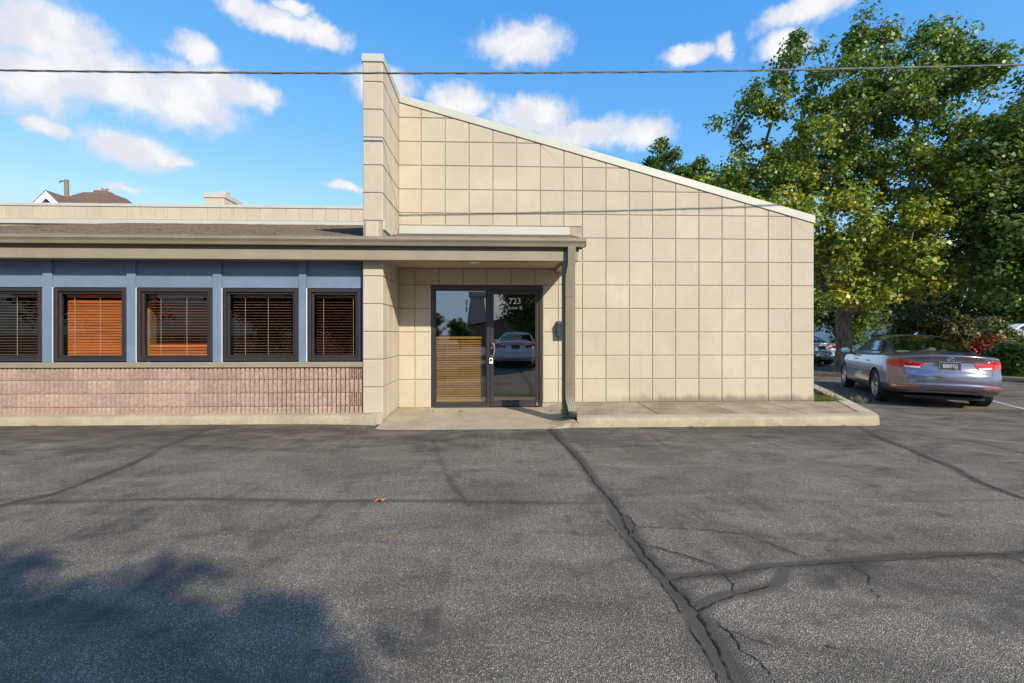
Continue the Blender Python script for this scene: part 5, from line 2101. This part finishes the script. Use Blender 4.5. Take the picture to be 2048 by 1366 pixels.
    patch('grille', lambda u_, v_: Vector(((u_ - 0.5) * 0.75, 2.45 - 0.08 * abs(2 * u_ - 1) ** 2, 0.42 + 0.2 * v_)), 10, 4, 0.006, BLACKP, car)
    # number plate
    q = snap(Vector((0, -2.5, 0.845)), 0.012)
    pl = empty('number_plate', (0, q.y, 0.835), 0, car)
    bm = bmesh.new()
    bx(bm, -0.158, 0.158, -0.006, 0.004, -0.083, 0.083, 0.003)
    obj('plate_frame', bm, CHROME, pl)
    bm = bmesh.new()
    bx(bm, -0.149, 0.149, -0.008, -0.004, -0.062, 0.062, 0.001)
    obj('plate_panel', bm, PLATE, pl)
    text_mesh('plate_lettering', '880FGJ', 0.098, LETTER, pl, (0, -0.0092, -0.004), (R(90), 0, 0), 0.0005, sx=0.74, bold=0.0)
    text_mesh('frame_lettering', 'Hubler  Mazda', 0.022, BLACKP, pl, (0, -0.0075, -0.0725), (R(90), 0, 0), 0.0005)
    # boot badges
    q = snap(Vector((0, -2.5, 0.955)), 0.008)
    em = empty('emblem', (0, q.y, 0.955), 0, car)
    bm = bmesh.new()
    tube(bm, [(0.052 * math.cos(a_ * math.pi / 12), -0.002, 0.040 * math.sin(a_ * math.pi / 12)) for a_ in range(25)], 0.0065, 6, False)
    obj('emblem_ring', bm, CHROME, em, True)
    bm = bmesh.new()
    for s in (-1, 1):
        tube(bm, [(s * 0.007, -0.003, 0.032), (s * 0.016, -0.003, 0.0), (s * 0.033, -0.003, -0.026)], [0.006, 0.007, 0.008], 6)
    tube(bm, [(-0.018, -0.003, -0.004), (0.018, -0.003, -0.004)], 0.005, 6)
    obj('emblem_calliper', bm, CHROME, em, True)
    q = snap(Vector((0.58, -2.5, 0.955)), 0.004)
    text_mesh('boot_lettering', 'TLX', 0.052, CHROME, car, (0.575, q.y - 0.012, 0.952), (R(90), 0, R(13)), 0.002, sx=1.7)
    # shark fin aerial
    q = snap(Vector((0, -0.72, 1.6)), -0.004)
    pyd('aerial_fin', [(-0.022, q.y - 0.03, q.z), (0.022, q.y - 0.03, q.z), (0.02, q.y + 0.13, q.z + 0.012), (-0.02, q.y + 0.13, q.z + 0.012), (0, q.y - 0.045, q.z + 0.066), (0, q.y - 0.01, q.z + 0.072)],
        [(0, 1, 4), (1, 2, 5, 4), (2, 3, 5), (3, 0, 4, 5), (0, 3, 2, 1)], paint, car)
    # interior
    for x in (-0.38, 0.38):
        for y, tilt, nm in ((0.05, -18, 'front_seat'), (-0.95, -24, 'rear_seat')):
            se = empty(nm, (x, y, 0.32), 0, car)
            bm = bmesh.new()
            bx(bm, -0.25, 0.25, -0.05, 0.48, 0.0, 0.17, 0.05, seg=2)
            obj('cushion', bm, SEAT, se, True)
            bm = bmesh.new()
            bx(bm, -0.24, 0.24, -0.09, 0.05, 0.10, 0.66, 0.05, seg=2)
            bmesh.ops.rotate(bm, verts=bm.verts, cent=(0, 0, 0.1), matrix=Matrix.Rotation(R(-tilt), 3, 'X'))
            obj('backrest', bm, SEAT, se, True)
            bm = bmesh.new()
            bx(bm, -0.13, 0.13, -0.07, 0.03, 0.66, 0.84 if y > 0 else 0.80, 0.035, seg=2)
            bmesh.ops.rotate(bm, verts=bm.verts, cent=(0, 0, 0.1), matrix=Matrix.Rotation(R(-tilt * 0.75), 3, 'X'))
            obj('headrest', bm, SEAT, se, True)
    box('dashboard', -0.72, 0.72, 0.86, 1.22, 0.62, 0.90, BLACKP, car, 0.04, 2)
    box('parcel_shelf', -0.66, 0.66, -1.75, -1.28, 0.93, 0.96, BLACKP, car, 0.01)
    box('cabin_floor', -0.76, 0.76, -1.3, 1.2, 0.24, 0.30, BLACKP, car, 0)
    # wheels

    def wheel(s):
        w_ = empty('wheel', (0, 0, 0), 0, car)
        bm = bmesh.new()
        lathe_x(bm, [(-.085, .235), (-.108, .262), (-.112, .295), (-.100, .322), (-.082, .334), (-.055, .3365), (-.053, .330), (-.047, .330), (-.045, .337), (-.003, .3375), (-.002, .331), (.004, .331), (.005, .3375),
                     (.045, .337), (.047, .330), (.053, .330), (.055, .3365), (.082, .334), (.100, .322), (.112, .295), (.108, .262), (.085, .235)], 48)
        obj('tyre', bm, RUBBER, w_, True, 30)
        bm = bmesh.new()
        lathe_x(bm, [(.098, .240), (.104, .232), (.098, .224), (.06, .215), (-.08, .212), (-.09, .235)], 48)
        obj('rim', bm, ALLOY, w_, True, 40)
        bm = bmesh.new()
        for k in range(5):
            for dk in (-0.17, 0.17):
                a_ = k * 2 * math.pi / 5
                p0 = (math.cos(a_ + dk * 0.9) * 0.05, math.sin(a_ + dk * 0.9) * 0.05)
                p1 = (math.cos(a_ + dk) * 0.224, math.sin(a_ + dk) * 0.224)
                n_ = (-math.sin(a_ + dk), math.cos(a_ + dk))
                vv = []
                for (px_, py_), hw, xo in ((p0, 0.020, 0.066), (p1, 0.015, 0.090)):
                    for e in (-1, 1):
                        vv.append(bm.verts.new((xo, px_ + n_[0] * hw * e, py_ + n_[1] * hw * e)))
                        vv.append(bm.verts.new((xo - 0.03, px_ + n_[0] * (hw + 0.004) * e, py_ + n_[1] * (hw + 0.004) * e)))
                for f in ((0, 2, 6, 4), (0, 4, 5, 1), (2, 3, 7, 6)): bm.faces.new([vv[i] for i in f])
        lathe_x(bm, [(.030, .062), (.070, .060), (.078, .045), (.078, .001)], 24)
        bmesh.ops.recalc_face_normals(bm, faces=bm.faces)
        obj('spokes', bm, ALLOY, w_, True, 35)
        bm = bmesh.new()
        lathe_x(bm, [(.0, .16), (.012, .16), (.012, .05)], 28)
        obj('brake_disc', bm, DISC, w_, True, 35)
        return w_
    w0 = wheel(1)
    ws_ = [w0] + [copy_tree(w0, car) for _ in range(3)]
    for o_, (s, y) in zip(ws_, ((1, AX[0]), (-1, AX[0]), (1, AX[1]), (-1, AX[1]))):
        o_.location = (s * 0.795, y, 0.337)
        if s < 0: o_.rotation_euler = (0, 0, R(180))
    # underbody
    box('underbody', -0.60, 0.60, -2.1, 2.1, 0.17, 0.24, BLACKP, car, 0.02)
    return car


def carpaint(name, col, metal, rough):
    def f(t, p):
        setp(p, Base_Color=col, Metallic=metal, Roughness=rough, Coat_Weight=1.0, Coat_Roughness=0.04)
        g = objco(t)
        n = t.noise(g, 900, 2, 0.5)
        t.lk(t.mix(t.ramp(n, 0.3, 0.7), tuple(c * 0.92 for c in col), tuple(min(1, c * 1.08) for c in col)), p.inputs['Base Color'])
    return mat(name, f)


LILAC = carpaint('lilac_grey_paint', (0.295, 0.262, 0.312), 0.85, 0.24)
PEARL = carpaint('white_pearl_paint', (0.78, 0.79, 0.82), 0.0, 0.35)
CHROME = simple('chrome', (0.80, 0.80, 0.80), 0.12, 1.0, 0.02)
ALLOY = simple('alloy', (0.50, 0.50, 0.50), 0.28, 1.0, 0.03)
DISC = simple('brake_iron', (0.16, 0.15, 0.15), 0.45, 0.8, 0.1)
MIRROR = simple('mirror', (0.65, 0.80, 0.80), 0.03, 1.0, 0.0)
PLATE = simple('plate_black', (0.055, 0.055, 0.06), 0.4, 0.0, 0.02)
SEAT = simple('grey_leather', (0.42, 0.45, 0.42), 0.6, 0.0, 0.06)


def lampmat(name, col):
    def f(t, p):
        setp(p, Base_Color=col, Roughness=0.12, Coat_Weight=1.0, Coat_Roughness=0.02, Specular_IOR_Level=0.6)
    return mat(name, f)


TAIL = lampmat('red_lens', (0.62, 0.012, 0.012))
TAILD = lampmat('dark_red_lens', (0.20, 0.004, 0.006))
LENS = lampmat('clear_lens', (0.72, 0.66, 0.64))

car = build_car(LILAC, 'parked_car', 'lilac grey sedan parked nose away at the right')
HEAD = R(-27)
ax_c = Vector((9.02, 9.16, 0))
fwd = Vector((math.sin(-HEAD), math.cos(-HEAD), 0))
cc = ax_c + fwd * 1.36
car.location = (cc.x, cc.y, -0.122)
car.rotation_euler = (0, R(0.8), HEAD)


def repaint(root, paint):
    for ch in root.children:
        if ch.type == 'MESH' and ch.material_slots and ch.material_slots[0].material == LILAC:
            ch.material_slots[0].link = 'OBJECT'
            ch.material_slots[0].material = paint
        repaint(ch, paint)


def car_copy(loc, rz, name, label, drop=()):
    c = copy_tree(car)
    c.name = name
    c['label'] = label
    c.location = loc
    c.rotation_euler = (0, 0, rz)
    repaint(c, PEARL)
    for ch in list(c.children):
        if ch.name.split('.')[0] in ('emblem', 'boot_lettering', 'number_plate'):
            for g in list(ch.children):
                if 'lettering' in g.name or ch.name.startswith('emblem'): bpy.data.objects.remove(g)
            if not ch.name.startswith('number_plate'): bpy.data.objects.remove(ch)
    return c


car_copy((15.15, 22.4, -0.122), R(-9), 'parked_car', 'white sedan parked far off beyond the maple trunk')
car_copy((0.95, -3.95, 0.0), R(184), 'parked_car', 'white sedan seen only as a reflection in the glass door')

# ---------------------------------------------------------------- fallen leaves
DRY = simple('dry_leaf', (0.42, 0.135, 0.035), 0.8, 0, 0.35, 30)
DRYB = simple('dry_leaf_brown', (0.24, 0.095, 0.04), 0.85, 0, 0.35, 30)


def dry_leaf(x, y, z, size, rz, label, group=None, matl=None, seed=0):
    rs = random.Random(seed)
    V = [(0, 0, 0.01)]
    k = 10
    for i in range(k):
        a = i * 2 * math.pi / k
        r = size * (0.5 if i % 2 else 1.0) * rs.uniform(0.6, 1.0) * (1.5 if i == 0 else 1)
        V.append((r * math.cos(a), r * math.sin(a) * 0.75, rs.uniform(0.0, 0.4) * size))
    F = [(0, 1 + i, 1 + (i + 1) % k) for i in range(k)]
    o = pyd('fallen_leaf', V, F, matl or DRY)
    o.location = (x, y, z + 0.006)
    o.rotation_euler = (0, 0, rz)
    tag(o, label, 'leaf', group)
    return o


dry_leaf(-0.905, 3.585, 0.004, 0.060, 0.4, 'curled orange leaf lying alone on the asphalt seam', None, None, 1)
dry_leaf(-0.669, 2.928, 0.004, 0.020, 1.4, 'tiny brown leaf scrap on open asphalt below the orange leaf', None, DRYB, 2)
dry_leaf(-0.886, 4.175, 0.004, 0.026, 2.2, 'small brown leaf on asphalt above the curled orange leaf', None, DRYB, 3)
dry_leaf(1.411, 1.838, 0.004, 0.026, 0.2, 'brown leaf scrap on asphalt right of the long crack', None, DRYB, 4)
dry_leaf(0.775, 6.26, 0.004, 0.050, 0.2, 'orange leaf caught where the long crack meets the ramp', None, DRY, 5)
dry_leaf(12.05, 8.9, -0.115, 0.055, 0.2, 'pale leaf on the car park right of the sedan', None, simple('pale_leaf', (0.5, 0.36, 0.26), 0.8), 17)
for i, x in enumerate((-6.43, -4.68, -4.02, -3.63, -2.82)):
    dry_leaf(x, 6.575, 0.028, (0.055, 0.05, 0.03, 0.05, 0.03)[i], i * 1.3, ['first','second','third','fourth','fifth','sixth'][i] + ' dry leaf from the left along the foot of the left kerb', 'leaves along the left kerb', (DRY, DRY, DRYB)[i % 3], 20 + i)
for i, x in enumerate((2.28, 2.75, 4.05, 4.5, 4.98, 5.25)):
    dry_leaf(x, 6.31, 0.002, (0.035, 0.05, 0.05, 0.05, 0.04, 0.03)[i], i * 1.7, ['first','second','third','fourth','fifth','sixth'][i] + ' dry leaf from the downspout along the foot of the right kerb', 'leaves along the right kerb', (DRY, DRYB, DRYB)[i % 3], 30 + i)
for i, (x, y) in enumerate(((-1.12, 7.55), (-1.02, 7.50), (-0.78, 7.42), (-0.55, 7.45), (-0.55, 7.12), (-0.70, 6.95))):
    dry_leaf(x, y, 0.048, (0.035, 0.03, 0.04, 0.045, 0.02, 0.035)[i], i * 1.1, ['first','second','third','fourth','fifth','sixth'][i] + ' dry leaf from the left on the entry ramp before the sidelight', 'leaves on the entry ramp', (DRYB, DRYB, DRY)[i % 3], 40 + i)

# ---------------------------------------------------------------- what stands behind the viewpoint: it shades the lot and shows in the glass
make_tree('street_tree', (3.95, -7.0, 0), [(0, 0, 5.2, 1.4, 1.4, 1.8), (-0.6, 0.1, 6.2, 0.85, 0.8, 0.8), (0.60, 0, 6.25, 0.65, 0.8, 0.75), (-1.5, 0, 5.6, 0.8, 0.8, 0.8), (-0.7, 0, 4.0, 1.1, 1.5, 1.3), (-1.0, 0, 4.8, 1.0, 0.9, 1.0)], 165, 115, 0.14, pal(G_DARK + G_MID), 2.2, 0.12, 51,
          'small tree behind the viewpoint that shades the foreground asphalt', None, 0.42)
bl = ['dense tree reflected at the left of the sidelight', 'dense tree reflected beside the bell tower', 'dense tree reflected high in the door glass', 'dense tree reflected in the leftmost windows', 'dense tree reflected in the middle windows', 'dense tree reflected at the far left window edge', 'dense tree reflected in the window nearest the fin wall']
for (x, y, s, rz), lb in zip([(-5.9, -25, 0.42, 0.4), (-3.2, -26, 0.36, 2.4), (2.3, -14.5, 0.72, 4.2), (-21, -11, 1.2, 1.0), (-13.5, -13, 1.0, 3.0), (-27, -7, 1.2, 5.0), (-9.5, -16, 0.75, 0.8)], bl):
    c = copy_tree(BT)
    c.location = (x, y, -0.1)
    c.scale = (s, s, s)
    c.rotation_euler = (0, 0, rz)
    c['label'] = lb
    c['group'] = 'trees across the lot behind the viewpoint'


def bell_tower():
    h = tag(empty('bell_tower', (-2.3, -44, 0)), 'tapered masonry tower with aerials reflected in the sidelight', 'tower')
    V = []
    for z, a in ((0, 1.45), (3, 1.25), (6.2, 0.85), (6.2, 1.08), (6.8, 1.08)):
        V += [(-a, -a, z), (a, -a, z), (a, a, z), (-a, a, z)]
    F = []
    for k in range(4):
        for i in range(4): F.append((4 * k + i, 4 * k + (i + 1) % 4, 4 * k + 4 + (i + 1) % 4, 4 * k + 4 + i))
    F.append((16, 17, 18, 19))
    pyd('shaft', V, F, simple('pale_masonry', (0.42, 0.36, 0.30), 0.9, 0, 0.15), h)
    for i in range(7):
        x = -0.95 + 1.9 * i / 6
        bm = bmesh.new()
        tube(bm, [(x, 0.95, 6.7), (x, 0.95, 7.15 + 0.2 * (i % 2))], 0.05, 6)
        obj('aerial', bm, STEEL, h)
    for z in (4.2, 5.1):
        box('antenna_panel', -1.5, -1.25, 0.6, 1.0, z, z + 0.7, WHITEP, h)
    return h


bell_tower()
gable_hut('low_hall', (1.2, -40, -0.1), 10, 4, 2.2, 3.1, simple('brown_brick', (0.22, 0.14, 0.10), 0.9, 0, 0.2), BROWNSH, 'long low brown hall reflected below the bell tower', 0.1, 0)
